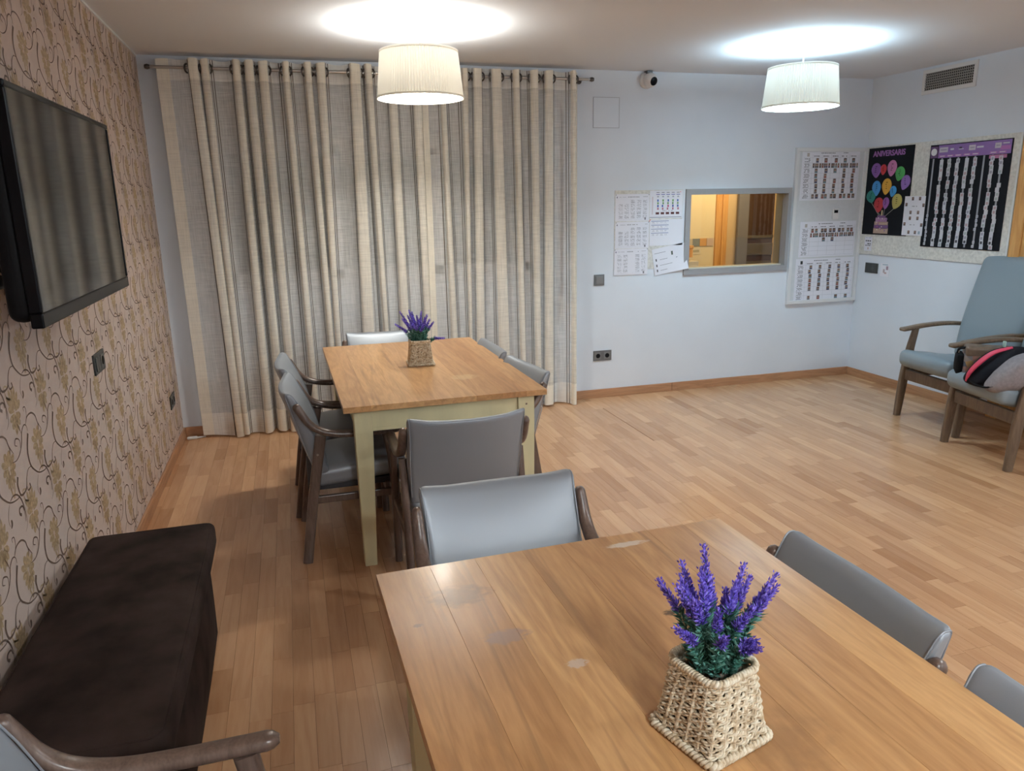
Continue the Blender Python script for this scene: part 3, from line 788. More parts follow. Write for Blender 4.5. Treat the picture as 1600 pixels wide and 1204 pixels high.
table('varnished wooden dining table with cream legs by the curtain, planter on it', (0.976, -2.415, 0), 0.013, 0, 0, 0.894, 1.425, BW, st1, 3, 'dining tables')
st2 = [(0.155, -0.155, 0.075, 0.048, (0.20, 0.095, 0.04), 0.8, 0.5), (0.205, -0.335, 0.050, 0.026, (0.30, 0.19, 0.15), 0.7, 0.35),
       (0.30, -0.46, 0.022, 0.014, (0.60, 0.50, 0.42), 0.7, 0.3), (0.60, -0.055, 0.060, 0.013, (0.70, 0.60, 0.50), 0.85, 0.35),
       (0.545, -0.365, 0.020, 0.012, (0.06, 0.03, 0.015), 0.9, 0.5), (0.515, -0.75, 0.10, 0.09, (0.20, 0.10, 0.045), 0.45, 0.7), (0.05, -0.24, 0.012, 0.007, (0.20, 0.10, 0.05), 0.8, 0.4)]
table('varnished wooden dining table with stained, scratched boards, close to the bench', (0.946, -3.890, 0), 0.026, 0, -1.425, 0.894, 1.425, [0.125, 0.11, 0.12, 0.10, 0.125, 0.115, 0.105, 0.11], st2, 5, 'dining tables')

# ================================================================== DINING CHAIRS (carver, facing +Y, origin at the middle of the feet)
def dining_chair(label, loc, rz):
    t = thing('dining_chair', label, 'chair', loc, rz, 'grey vinyl armchairs around the dining tables')
    wd_, vn = M['chair_wood'], M['vinyl']
    # seat
    s = MB().cushion((0.221, 0.200, 0.042), 0.026, crown=(0, 0.006, 0.014), m=8, kk=4)
    s.xform(lambda p: Vector((p.x * (1.0 + 0.012 * p.y / 0.235), p.y + 0.068, p.z + 0.398 + 0.02 * p.y / 0.235)))
    s.obj('seat', vn, t, smooth=True, angle=70)
    MB().box((-0.205, -0.17, 0.325), (0.205, 0.235, 0.357)).obj('seat_base', M['vinyl_dark'], t, bevel=0.004)
    # backrest : bowed in plan, leaning, upper ends pulled to small corners
    def wb(p):
        u, v = p.x / 0.229, (p.z) / 0.19
        tp = max(0.0, (v + 0.1) / 1.1) ** 1.6; p = Vector((p.x, -0.034 + (p.y + 0.034) * (1 - 0.48 * tp), p.z))
        lean = -0.118 - (v + 1) / 2 * 0.098 - 0.010 * max(0, v) ** 2
        bow = -0.030 * (1 - u * u) * (0.6 + 0.4 * v)
        top = 0.013 * (u ** 6) * max(0, v) ** 3 - 0.008 * (1 - u * u) * max(0, v) ** 3
        wf = 1.0 + 0.025 * max(0, v) ** 6 if v > 0 else 1 + 0.035 * v
        return (p.x * wf, p.y + lean + bow + 0.02, 0.588 + p.z + top)
    s = MB().cushion((0.229, 0.034, 0.19), 0.024, crown=(0.0, 0.010, 0.0), m=8, kk=4, warp=wb)
    bk = s.obj('backrest', vn, t, smooth=True, angle=70)
    for sx in (-1, 1):
        pts = []; cy_, cz_, cr = 0.0275, 0.1835, 0.0175
        for (a, b, a0) in ((cy_ - cr, cz_ - cr, 0), (-cy_ + cr, cz_ - cr, 90)):
            for k in range(7): g_ = math.radians(a0 + 15 * k); pts.append((a + cr * math.cos(g_), b + cr * math.sin(g_)))
        pts = [(cy_ + 0.004, -0.15), (cy_ + 0.008, 0.0), (cy_ + 0.006, 0.11)] + pts + [(-cy_ - 0.006, 0.11), (-cy_ - 0.008, 0.0), (-cy_ - 0.004, -0.15)]
        MB().tube([Vector(wb(Vector((sx * 0.222, a, b)))) for a, b in pts], 0.0022, 6).obj('piping', vn, bk, smooth=True)
    for sx in (-1, 1):
        X = sx * 0.240
        # rear leg : foot splayed back, rises to the arm
        path = bez([(X, -0.198, 0), (X, -0.165, 0.22), (X, -0.128, 0.43), (X, -0.098, 0.590)], 6)
        MB().sweep(path, lambda q, i: rrect(0.0150, 0.0215 + 0.002 * q, 0.3), up=(0, 1, 0)).obj('leg', wd_, t, smooth=True, angle=50)
        path = bez([(X, 0.212, 0), (X, 0.212, 0.25), (X, 0.205, 0.45), (X, 0.188, 0.575)], 6)
        MB().sweep(path, lambda q, i: rrect(0.0150, 0.0165 + 0.006 * q, 0.3), up=(0, 1, 0)).obj('leg', wd_, t, smooth=True, angle=50)
        # bent arm : hugs the backrest, sweeps down and runs forward
        path = bez([(sx * 0.243, -0.196, 0.738), (sx * 0.244, -0.176, 0.704), (sx * 0.245, -0.143, 0.650), (sx * 0.246, -0.095, 0.612), (sx * 0.246, -0.02, 0.592), (sx * 0.246, 0.08, 0.587), (sx * 0.245, 0.18, 0.588), (sx * 0.243, 0.250, 0.590)], 6)
        def ap(q, i, n=len(path)):
            k = i / (n - 1); end = min(1, k / 0.05, (1 - k) / 0.04); e = 0.45 + 0.55 * math.sqrt(max(0, min(1, end)))
            return rrect((0.0150 + 0.0055 * min(1, k / 0.45)) * e, (0.0185 - 0.0035 * min(1, k / 0.4)) * e, 0.45, 4)
        MB().sweep(path, ap, up=(0, 0.02, 1)).obj('arm', wd_, t, smooth=True, angle=50)
        MB().box((X - 0.010, -0.155, 0.278), (X + 0.010, 0.20, 0.312)).obj('stretcher', wd_, t, bevel=0.004)
        b = MB().cyl((X + sx * 0.0150, -0.118, 0.508), (X + sx * 0.0172, -0.118, 0.508), 0.005, n=10); b.obj('screw', M['steel'], t)
    MB().box((-0.23, 0.17, 0.285), (0.23, 0.19, 0.335)).obj('rail', wd_, t, bevel=0.004)
    MB().box((-0.23, -0.15, 0.295), (0.23, -0.13, 0.335)).obj('rail', wd_, t, bevel=0.004)
    return t
R_ = math.radians
CH = [('grey vinyl armchair nearest the table leg, on the wallpaper side of the curtain table', (0.98, -2.000, 0), R_(-90)),
      ('grey vinyl armchair beside the curtain, behind another on the wallpaper side of its table', (0.955, -1.465, 0), R_(-90)),
      ('grey vinyl armchair turned its back, tucked under the curtain table end between the tables', (1.417, -2.56, 0), 0.0),
      ('grey vinyl armchair facing the viewer across the far end of the stained table', (1.344, -3.705, 0), R_(180)),
      ('grey vinyl armchair at the head of the table against the curtain', (1.345, -0.935, 0), R_(180)),
      ('grey vinyl armchair at the open-floor corner of the curtain table, slightly turned', (1.690, -2.02, 0), R_(98)),
      ('grey vinyl armchair on the open-floor side of the curtain table, nearer the curtain', (1.655, -1.455, 0), R_(91)),
      ('grey vinyl armchair on the open-floor side of the stained table, opposite its lavender planter', (1.705, -4.276, 0), R_(90)),
      ('grey vinyl armchair cut off by the picture edge, beside the stained table', (1.675, -4.828, 0), R_(90)),
      ('grey vinyl armchair in the near corner by the brown bench, only arm and back showing', (0.475, -4.412, 0), R_(-90))]
first = None
for lb, loc, rz in CH:
    if first is None: first = dining_chair(lb, loc, rz)
    else: copy_thing(first, loc, rz, lb)

# ================================================================== HIGH-BACK ARMCHAIRS
def highback(label, loc, rz):
    t = thing('highback_armchair', label, 'armchair', loc, rz, 'blue-grey high-back armchairs by the board wall')
    wd_, vn = M['arm_wood'], M['vinyl_blue']
    s = MB().cushion((0.248, 0.30, 0.060), 0.045, crown=(0, 0.012, 0.012), m=8, kk=4)
    s.xform(lambda p: Vector((p.x, p.y + 0.05, p.z + 0.408 + 0.03 * p.y / 0.30 + (0.008 if p.y > 0.2 else 0) - 0.012 * math.exp(-((p.y + 0.05) / 0.12) ** 2))))
    s.obj('seat', vn, t, smooth=True, angle=70)
    def wb(p):
        v = (p.z + 0.36) / 0.72; u = p.x / 0.285
        lean = -0.165 - 0.15 * v + 0.035 * math.sin(PI * v) * (1 - v) - 0.02 * v * v
        return (p.x * (0.93 + 0.06 * v), p.y + lean, 0.42 + 0.36 + p.z * 0.99 - 0.012 * u ** 4 * v)
    MB().cushion((0.285, 0.050, 0.37), 0.046, crown=(0, 0.012, 0), m=10, kk=4, warp=wb).obj('backrest', vn, t, smooth=True, angle=70)
    for sx in (-1, 1):
        X = sx * 0.277
        path = bez([(X, 0.275, 0), (X, 0.262, 0.17), (X, 0.247, 0.33), (X * 1.0, 0.222, 0.50), (X, 0.192, 0.643)], 5)
        MB().sweep(path, lambda q, i: rrect(0.016, 0.019 + 0.012 * math.sin(PI * min(1, q * 0.9 + 0.1)), 0.25), up=(0, 1, 0)).obj('leg', wd_, t, smooth=True, angle=50)
        path = bez([(X, -0.33, 0), (X, -0.27, 0.18), (X, -0.235, 0.36), (X, -0.25, 0.642)], 5)
        MB().sweep(path, lambda q, i: rrect(0.016, 0.019 + 0.010 * math.sin(PI * q), 0.25), up=(0, 1, 0)).obj('leg', wd_, t, smooth=True, angle=50)
        path = bez([(X, 0.318, 0.634), (X * 1.01, 0.25, 0.640), (X * 1.02, 0.12, 0.655), (X * 1.02, -0.05, 0.662), (X * 1.0, -0.20, 0.652), (X * 0.985, -0.30, 0.632)], 6)
        def ap(q, i, n=len(path)):
            k = i / (n - 1); e = 0.4 + 0.6 * math.sqrt(max(0, min(1, k / 0.06, (1 - k) / 0.05)))
            return rrect(0.030 * e, 0.0135 * e, 0.45, 4)
        MB().sweep(path, ap, up=(0, 0, 1)).obj('arm', wd_, t, smooth=True, angle=50)
        MB().box((X - 0.011, -0.24, 0.285), (X + 0.011, 0.24, 0.345)).obj('side_rail', wd_, t, bevel=0.004)
    MB().box((-0.265, 0.232, 0.270), (0.265, 0.256, 0.345)).obj('rail', wd_, t, bevel=0.004)
    MB().box((-0.265, -0.25, 0.285), (0.265, -0.23, 0.345)).obj('rail', wd_, t, bevel=0.004)
    return t
hb = highback('blue-grey vinyl high-back armchair with tall back below the felt chart', (5.234, -1.516, 0), R_(85.5))
copy_thing(hb, (5.018, -2.14, 0), R_(79.2), 'blue-grey vinyl high-back armchair holding the handbag and backpack on its seat')

# ------------------------------------------------------------------ bags on the seat of the second armchair
AC2 = Matrix.Translation((5.018, -2.14, 0)) @ Matrix.Rotation(R_(79.2), 4, 'Z')
def place(name, label, cat, local, rz, group=None):
    p = AC2 @ Vector(local); t = thing(name, label, cat, p, R_(79.2) + rz, group); return t
# local frame: +X is away from the camera's side (towards the first chair is -X ... ), +Y to the front of the seat
def bags():
    SZ = 0.472
    blackfab = plain('black_nylon', (0.004, 0.004, 0.005), 0.8, spec=0.15, bump=0.4, bscale=60)
    # handbag
    t = place('handbag', 'handbag with brown flap, floral front and black side, on the armchair seat', 'bag', (0.105, 0.155, SZ), -0.52)
    floral = vcol('floral_cloth', 0.8)
    m, nt, b = nmat('floral_print')
    vz = nt.nodes.new('ShaderNodeTexVoronoi'); vz.inputs['Scale'].default_value = 28; tc = nt.nodes.new('ShaderNodeTexCoord'); L(nt, tc.outputs['Object'], vz.inputs['Vector'])
    rp = nt.nodes.new('ShaderNodeValToRGB'); rp.color_ramp.interpolation = 'CONSTANT'; e = rp.color_ramp.elements
    cs = [(0.0, (0.05, 0.06, 0.08)), (0.22, (0.20, 0.16, 0.145)), (0.45, (0.22, 0.11, 0.085)), (0.62, (0.14, 0.13, 0.14)), (0.8, (0.27, 0.17, 0.07))]
    e[0].position = 0; e[0].color = rgba(cs[0][1]); e[1].position = cs[1][0]; e[1].color = rgba(cs[1][1])
    for p_, c_ in cs[2:]: k = e.new(p_); k.color = rgba(c_)
    L(nt, vz.outputs['Color'], rp.inputs['Fac']); L(nt, rp.outputs[0], b.inputs['Base Color']); b.inputs['Roughness'].default_value = 0.8
    s = MB().cushion((0.078, 0.16, 0.075), 0.022, crown=(0.012, 0, 0), m=5, kk=3); s.xform(lambda p: Vector((p.x * (1 - 0.12 * p.z / 0.075), p.y, p.z + 0.078))); s.obj('body', m, t, smooth=True, angle=60)
    s = MB().cushion((0.074, 0.155, 0.036), 0.02, m=5, kk=3); s.xform(lambda p: Vector((p.x * 0.9 - 0.008, p.y, p.z + 0.152 + 0.012 * p.y))); s.obj('flap', plain('brown_leather', (0.115, 0.075, 0.05), 0.5, noise=0.2, nscale=30), t, smooth=True, angle=60)
    s = MB().cushion((0.066, 0.020, 0.066), 0.016, crown=(0.004, 0.008, 0), m=4, kk=3); s.xform(lambda p: Vector((p.x + 0.005, p.y + 0.172, p.z + 0.072 - 0.1 * p.y))); s.obj('side_pocket', blackfab, t, smooth=True, angle=60)
    s = MB(); s.tube(bez([(-0.02, 0.19, 0.14), (-0.03, 0.17, 0.172), (-0.03, 0.02, 0.178), (-0.03, -0.12, 0.182), (-0.02, -0.16, 0.15)], 6), 0.008, 6); s.obj('strap', blackfab, t, smooth=True)
    for yy in (0.185, -0.15): MB().ring((-0.02, yy, 0.152), 0.012, 0.0025, Matrix.Rotation(PI / 2, 3, 'X'), 14, 6).obj('buckle', M['steel'], t, smooth=True)
    # backpack lying on its side
    t = place('backpack', 'black and grey backpack with pink trim slumped on the armchair seat', 'bag', (-0.120, 0.235, SZ - 0.004), 0.0)
    # long axis along X of the seat, rounded; black half then grey half
    def wp(p): return (p.x - 0.38 * (p.z + 0.105) + 0.03, p.y * (1 - 0.25 * max(0, p.z) / 0.11) - 0.10 * (p.z / 0.085) * 0.35, p.z + 0.106)
    navy = plain('black_backpack_nylon', (0.004, 0.004, 0.007), 0.8, spec=0.15, bump=0.5, bscale=30); grey = plain('heather_grey_cloth', (0.22, 0.20, 0.215), 0.9, noise=0.12, nscale=60, bump=0.6, bscale=16)
    s = MB().cushion((0.100, 0.14, 0.105), 0.05, crown=(0.02, 0, 0.02), m=6, kk=4, warp=wp); s.xform(lambda p: p + Vector((0.045, 0, 0))); s.obj('body', navy, t, smooth=True, angle=70)
    s = MB().cushion((0.065, 0.140, 0.108), 0.05, crown=(0.02, 0, 0.02), m=6, kk=4, warp=wp); s.xform(lambda p: p + Vector((-0.098, 0.0, 0.0))); s.obj('grey_panel', grey, t, smooth=True, angle=70)
    P = bez([(0.112, 0.160, 0.012), (0.082, 0.168, 0.07), (0.038, 0.142, 0.145), (0.006, 0.090, 0.203), (-0.015, 0.0, 0.231)], 6)
    s = MB(); s.sweep(P, lambda q, i: rrect(0.011 * (0.7 + 0.7 * math.sin(PI * q)), 0.006, 0.4), up=(-0.3, 1, 0.6)); s.obj('trim_band', plain('pink_trim', (0.55, 0.045, 0.10), 0.6), t, smooth=True, angle=60)
    s = MB(); s.tube(bez([(-0.11, 0.16, 0.03), (-0.05, 0.168, 0.012), (0.03, 0.168, 0.012), (0.10, 0.16, 0.03)], 6), 0.006, 6); s.obj('piping', blackfab, t, smooth=True)
    MB().cushion((0.010, 0.006, 0.018), 0.004, m=2, kk=2).xform(lambda p: p + Vector((0.085, -0.03, 0.232))).obj('tag', plain('mint_tag', (0.32, 0.45, 0.40), 0.5), t, smooth=True)
    # folded cream cloth behind
    t = place('folded_cloth', 'folded cream cloth lying behind the backpack on the armchair', 'cloth', (-0.12, -0.10, SZ), 0.1)
    for k in range(3):
        s = MB().cushion((0.10 - 0.004 * k, 0.075, 0.022), 0.018, crown=(0, 0, 0.004), m=4, kk=3); s.xform(lambda p, k=k: p + Vector((0.004 * k, 0, 0.022 + 0.044 * k))); s.obj('fold', plain('cream_cloth', (0.62, 0.60, 0.52), 0.9), t, smooth=True, angle=60)
bags()

# ================================================================== BENCH
def bench():
    t = thing('storage_bench', 'dark brown suede storage bench against the patterned wallpaper', 'bench', (0.2655, -3.305, 0))
    s = MB().cushion((0.190, 0.565, 0.180), 0.03, crown=(0.020, 0.012, 0), m=8, kk=3); s.xform(lambda p: p + Vector((-0.012, 0, 0.180))); s.obj('body', M['suede'], t, smooth=True, angle=70)
    s = MB().cushion((0.208, 0.595, 0.048), 0.026, crown=(0.004, 0.004, 0.012), m=10, kk=4)
    s.xform(lambda p: p + Vector((0.0, 0.0, 0.402 + 0.0025 * math.sin(p.y * 19) * math.cos(p.x * 11)))); lid = s.obj('seat_lid', M['suede'], t, smooth=True, angle=70)
    hx, hy = 0.199, 0.586; path = []
    for (cx, cy, a0) in ((hx - .03, hy - .03, 0), (-hx + .03, hy - .03, 90), (-hx + .03, -hy + .03, 180), (hx - .03, -hy + .03, 270)):
        for k in range(6): a = math.radians(a0 + 18 * k); path.append((cx + .03 * math.cos(a), cy + .03 * math.sin(a), 0.444))
    MB().tube(path, 0.0032, 6, closed=True).obj('seam', M['suede'], lid, smooth=True)
    for sx in (-1, 1):
        for sy in (-1, 1): MB().cyl((sx * 0.15 - 0.012, sy * 0.5, -0.0), (sx * 0.15 - 0.012, sy * 0.5, 0.02), 0.02, n=12).obj('foot', M['black_matt'], t)
    s = MB().box((-0.205, -0.57, 0.352), (0.195, 0.57, 0.36)); s.obj('lid_base', M['black_matt'], t)
bench()

# ================================================================== TELEVISION
def tv():
    d = 0.22; ya, yb, za, zb = -3.365, -2.295, 1.278, 1.862
    t = thing('television', 'large black flat-screen television on a bracket above the bench', 'television', (d, (ya + yb) / 2, (za + zb) / 2))
    hy, hz = (yb - ya) / 2, (zb - za) / 2
    s = MB(); b1, bb = 0.016, 0.038
    # bezel ring
    for a, b in (((-0.03, -hy, hz - b1), (0, hy, hz)), ((-0.03, -hy, -hz), (0, hy, -hz + bb)), ((-0.03, -hy, -hz + bb), (0, -hy + b1, hz - b1)), ((-0.03, hy - b1, -hz + bb), (0, hy, hz - b1))): s.box(a, b)
    s.obj('bezel', M['black'], t, bevel=0.004)
    MB().box((-0.02, -hy + b1, -hz + bb), (-0.003, hy - b1, hz - b1)).obj('screen', M['screen'], t)
    s = MB().cushion((0.032, hy - 0.02, hz - 0.012), 0.028, m=4, kk=4); s.xform(lambda p: p + Vector((-0.055, 0, 0))); s.obj('back_cover', M['black_matt'], t, smooth=True, angle=60)
    s = MB(); s.box((-d + 0.001, -0.12, -0.14), (-d + 0.018, 0.12, 0.14)); s.box((-d + 0.018, -0.03, -0.03), (-0.085, 0.03, 0.03)); s.box((-0.10, -0.15, -0.12), (-0.082, 0.15, 0.12)); s.obj('wall_bracket', M['black_matt'], t, bevel=0.003)
    s = MB(); s.tube(bez([(-0.10, -0.44, -0.05), (-0.14, -0.50, -0.10), (-0.17, -0.52, -0.20), (-d + 0.008, -0.52, -0.29)], 6), 0.004, 6); s.obj('cable', M['black_matt'], t, smooth=True)
    s = thing('cable_box', 'black cable box with a bright rim on the wallpaper beside the television', 'box', (0, -3.065, 1.352))
    MB().cushion((0.025, 0.05, 0.075), 0.012, m=2, kk=2).xform(lambda p: p + Vector((0.026, 0, 0.075))).obj('body', M['black'], s, smooth=True)
    MB().ring((0.052, 0.0, 0.08), 0.038, 0.003, Matrix.Rotation(PI / 2, 3, 'Y'), 20, 6).obj('rim', M['steel'], s, smooth=True)
tv()

# ================================================================== SWITCHES, SOCKETS, VENT, CAMERA
def plate_thing(name, label, cat, o, ex, ez, ny, w, h, keys, dark=False):
    """o = lower corner on the wall, ex/ez = unit axes along the wall, ny = out of the wall"""
    o = Vector(o); ex, ez, ny = Vector(ex), Vector(ez), Vector(ny)
    t = thing(name, label, cat, o); mp_, mk_ = (M['plate_dark'], M['plate_dark_key']) if dark else (M['plate'], M['plate_key'])
    Mx = Matrix((ex, ez, ny)).transposed()
    def B(a, b, nm, mat, bev, par=t): 
        m = MB().box(a, b, rot=Mx); return m.obj(nm, mat, par, bevel=bev)
    B((0, 0, 0), (w, h, 0.008), 'plate', mp_, 0.002)
    n = len(keys)
    for i, k in enumerate(keys):
        a = w * i / n + 0.014; b = w * (i + 1) / n - 0.014
        if k == 'switch':
            B((a, 0.014, 0.008), (b, h - 0.014, 0.012), 'key', mk_, 0.0015)
        elif k == 'rocker':
            mid = (a + b) / 2
            B((a, 0.014, 0.008), (mid - 0.001, h - 0.014, 0.012), 'key', mk_, 0.0015); B((mid + 0.001, 0.014, 0.008), (b, h - 0.014, 0.012), 'key', mk_, 0.0015)
        else:
            B((a, 0.014, 0.006), (b, h - 0.014, 0.010), 'socket_face', mk_, 0.0015)
            m = MB(); c = o * 0 + Mx @ Vector(((a + b) / 2, h / 2, 0.0098)); m.cyl(c, c + ny * 0.0012, 0.0185, n=20); sk = m.obj('socket_well', M['black_matt'], t)
    return t
XB, ZB, NB = (1, 0, 0), (0, 0, 1), (0, -1, 0)
plate_thing('light_switch', 'grey single light switch beside the curtain and the papers', 'switch', (3.091, 0, 0.913), XB, ZB, NB, 0.087, 0.086, ['switch'])
plate_thing('power_socket', 'grey double socket low on the wall beside the curtain', 'socket', (3.091, 0, 0.306), XB, ZB, NB, 0.157, 0.083, ['socket', 'socket'])
plate_thing('light_switch', 'grey switch plate with two keys on the wallpaper below the television', 'switch', (0, -2.078, 0.893), (0, 1, 0), ZB, (1, 0, 0), 0.175, 0.086, ['rocker', 'socket'], True)
plate_thing('power_socket', 'grey double socket low on the wallpaper near the curtain', 'socket', (0, -0.41, 0.303), (0, 1, 0), ZB, (1, 0, 0), 0.17, 0.086, ['socket', 'socket'], True)
plate_thing('switch_panel', 'dark grey switch panel below the birthday poster', 'switch', (W, -0.113, 0.922), (0, -1, 0), ZB, (-1, 0, 0), 0.145, 0.084, ['rocker', 'rocker'], True)

t = thing('hatch_cover', 'flush square wall cover plate near the ceiling beside the curtain', 'cover', (3.072, 0, 2.09))
MB().box((0, -0.006, 0), (0.213, 0, 0.219)).obj('cover_plate', M['wall'], t, bevel=0.002)
m = MB()
for a, b in (((0, -0.0072, 0), (0.213, -0.006, 0.004)), ((0, -0.0072, 0.215), (0.213, -0.006, 0.219)), ((0, -0.0072, 0), (0.004, -0.006, 0.219)), ((0.209, -0.0072, 0), (0.213, -0.006, 0.219))): m.box(a, b)
m.obj('edge', plain('cover_edge_grey', (0.42, 0.45, 0.50), 0.7), t)

def dome_camera():
    t = thing('security_camera', 'small white round security camera with dark lens at the ceiling edge', 'camera', (3.505, 0, 2.432))
    MB().lathe([(0.0, 0.0), (0.058, 0.0), (0.060, 0.006), (0.056, 0.022), (0.044, 0.032), (0, 0.032)], 28, (-0.004, 0, 0), Matrix.Rotation(PI / 2, 3, 'X'), cap=False).obj('base', M['white'], t, smooth=True)
    aim = Vector((0.22, -0.9, -0.30)).normalized().to_track_quat('Z', 'Y').to_matrix()
    c = Vector((0.004, -0.055, -0.004))
    MB().lathe([(0.0, -0.052)] + [(0.052 * math.cos(a), 0.052 * math.sin(a)) for a in [R_(x) for x in range(-75, 50, 12)]] + [(0.036, 0.040), (0.030, 0.043)], 28, c, aim, cap=False).obj('housing', M['white'], t, smooth=True)
    MB().lathe([(0.0, 0.030), (0.034, 0.036), (0.030, 0.046), (0.018, 0.051), (0.0, 0.053)], 24, c, aim, cap=False).obj('lens', M['black'], t, smooth=True)
    MB().box((-0.02, -0.05, 0.045), (0.025, 0, 0.0645)).obj('mount', M['plate'], t, bevel=0.003)
dome_camera()

def vent():
    y0, y1, z0, z1 = -1.012, -0.531, 2.300, 2.476
    t = thing('air_vent', 'white air vent grille on the wall above the felt chart', 'vent', (W, (y0 + y1) / 2, (z0 + z1) / 2))
    hy, hz = (y1 - y0) / 2, (z1 - z0) / 2; fw = 0.027
    m = MB()
    for a, b in (((-0.012, -hy, hz - fw), (0, hy, hz)), ((-0.012, -hy, -hz), (0, hy, -hz + fw)), ((-0.012, -hy, -hz + fw), (0, -hy + fw, hz - fw)), ((-0.012, hy - fw, -hz + fw), (0, hy, hz - fw))): m.box(a, b)
    m.obj('frame', M['white'], t, bevel=0.002)
    MB().box((-0.0015, -hy + fw, -hz + fw), (0, hy - fw, hz - fw)).obj('dark_duct', M['black_matt'], t)
    for k in range(8):
        z = -hz + fw + (2 * hz - 2 * fw) * k / 7
        MB().box((-0.011, -hy + fw, z - 0.0035), (-0.008, hy - fw, z + 0.0035)).obj('slat', plain('vent_grey', (0.30, 0.29, 0.27), 0.5) if k == 0 else bpy.data.materials['vent_grey'], t)
    m = MB(); n = 24
    for k in range(1, n): y = -hy + fw + (2 * hy - 2 * fw) * k / n; m.box((-0.008, y - 0.003, -hz + fw), (-0.005, y + 0.003, hz - fw))
    stuff(m.obj('vertical_fins', bpy.data.materials['vent_grey'], t))
vent()

# ================================================================== PAPERS AND BOARDS
# a sheet lies in its own plane: u to the right, v up, n towards the room
class Sheet:
    def __init__(s, name, label, cat, o, ex, n, w, h, thick=0.0012, mat=None, tilt=0.0, group=None, curl=0.0):
        s.w, s.h, s.th = w, h, thick
        ex = Vector(ex); nz = Vector(n); ez = Vector((0, 0, 1))
        if tilt: q = Matrix.Rotation(tilt, 3, nz); ex = q @ ex; ez = q @ ez
        s.t = thing(name, label, cat, o, 0, group)
        s.M = Matrix((ex, ez, nz)).transposed(); s.mb = MB(); s.k = 0
        m = MB(); N = 8
        if curl:
            V = []; F = []
            for j in range(N + 1):
                for i in range(N + 1):
                    u, v = i / N, j / N; V.append(s.M @ Vector((u * w, v * h, thick + curl * max(0, u + (1 - v) - 1.1) ** 2)))
            for j in range(N):
                for i in range(N): F.append((j * (N + 1) + i, j * (N + 1) + i + 1, (j + 1) * (N + 1) + i + 1, (j + 1) * (N + 1) + i))
            m.add(V, F); s.t_paper = m.obj('paper', mat or M['paper'], s.t, smooth=True)
        else:
            m.box((0, 0, 0), (w, h, thick), rot=s.M); s.t_paper = m.obj('paper', mat or M['paper'], s.t)
    def rect(s, u0, v0, u1, v1, c, lift=0.0):
        s.k += 1; z = s.th + 0.0004 + (s.k % 7) * 0.00004 + lift; s.mb.cur = c
        s.mb.add([s.M @ Vector(p) for p in ((u0, v0, z), (u1, v0, z), (u1, v1, z), (u0, v1, z))], [(0, 1, 2, 3)])
    def done(s, name='print'):
        if s.mb.f: stuff(s.mb.obj(name, M['print'], s.t, color=True)); s.mb = MB()
        return s
    def part(s, name, mat, color=False, smooth=False):
        o = s.mb.obj(name, mat, s.t, color=color, smooth=smooth); s.mb = MB(); return o
INK = (0.10, 0.10, 0.12); GREY = (0.20, 0.205, 0.24); PALE = (0.42, 0.43, 0.48)
def textline(S, u0, v, ln, h, c, rnd, dens=0.75):
    u = u0
    while u < u0 + ln:
        wd = rnd.uniform(0.6, 2.2) * h
        if rnd.random() < dens: S.rect(u, v, min(u + wd, u0 + ln), v + h, c)
        u += wd + h * 0.5
# --- small cork strip with six sheets next to the hatch
corkL = thing('pin_board', 'white speckled pin board under the taped papers beside the hatch', 'board', (3.259, 0, 1.025))
MB().box((0, -0.004, 0), (0.585, 0, 0.61)).obj('panel', M['cork'], corkL)
def calendar(z, label, seed, blank):
    r = random.Random(seed); S = Sheet('calendar_sheet', label, 'paper', (3.259 + 0.003 * (seed % 3), -0.0045, z), XB, NB, 0.290, 0.205, group='calendar sheets beside the hatch')
    S.rect(0.012, 0.175, 0.018, 0.187, (0.05, 0.05, 0.12)); textline(S, 0.03, 0.180, 0.06, 0.004, PALE, r); textline(S, 0.10, 0.180, 0.11, 0.005, GREY, r); textline(S, 0.235, 0.182, 0.04, 0.005, PALE, r)
    for c in range(5):
        for row in range(5):
            if (c, row) in blank: continue
            u, v = 0.027 + c * 0.052, 0.138 - row * 0.029
            for k in range(4): textline(S, u + (k % 2) * 0.003, v + 0.018 - k * 0.0058, 0.034, 0.0034, PALE if r.random() < .6 else GREY, r)
    S.rect(0.25, 0.008, 0.262, 0.026, GREY); S.rect(0.024, 0.012, 0.232, 0.0128, PALE)
    for (u, v, c) in ((0.282, 0.196, (0.05, 0.07, 0.15)), (0.004, 0.196, (0.08, 0.12, 0.10))): S.rect(u, v, u + 0.006, v + 0.006, c)
    S.done()
calendar(1.402, 'printed calendar sheet, topmost of the three pinned in the column beside the hatch', 1, {(0, 0), (1, 0)})
calendar(1.192, 'printed calendar sheet, middle of the three pinned in the column beside the hatch', 2, {(0, 0), (1, 0)})
calendar(0.984, 'printed calendar sheet, lowest of the three, with an empty middle column', 3, {(2, r) for r in range(5)})
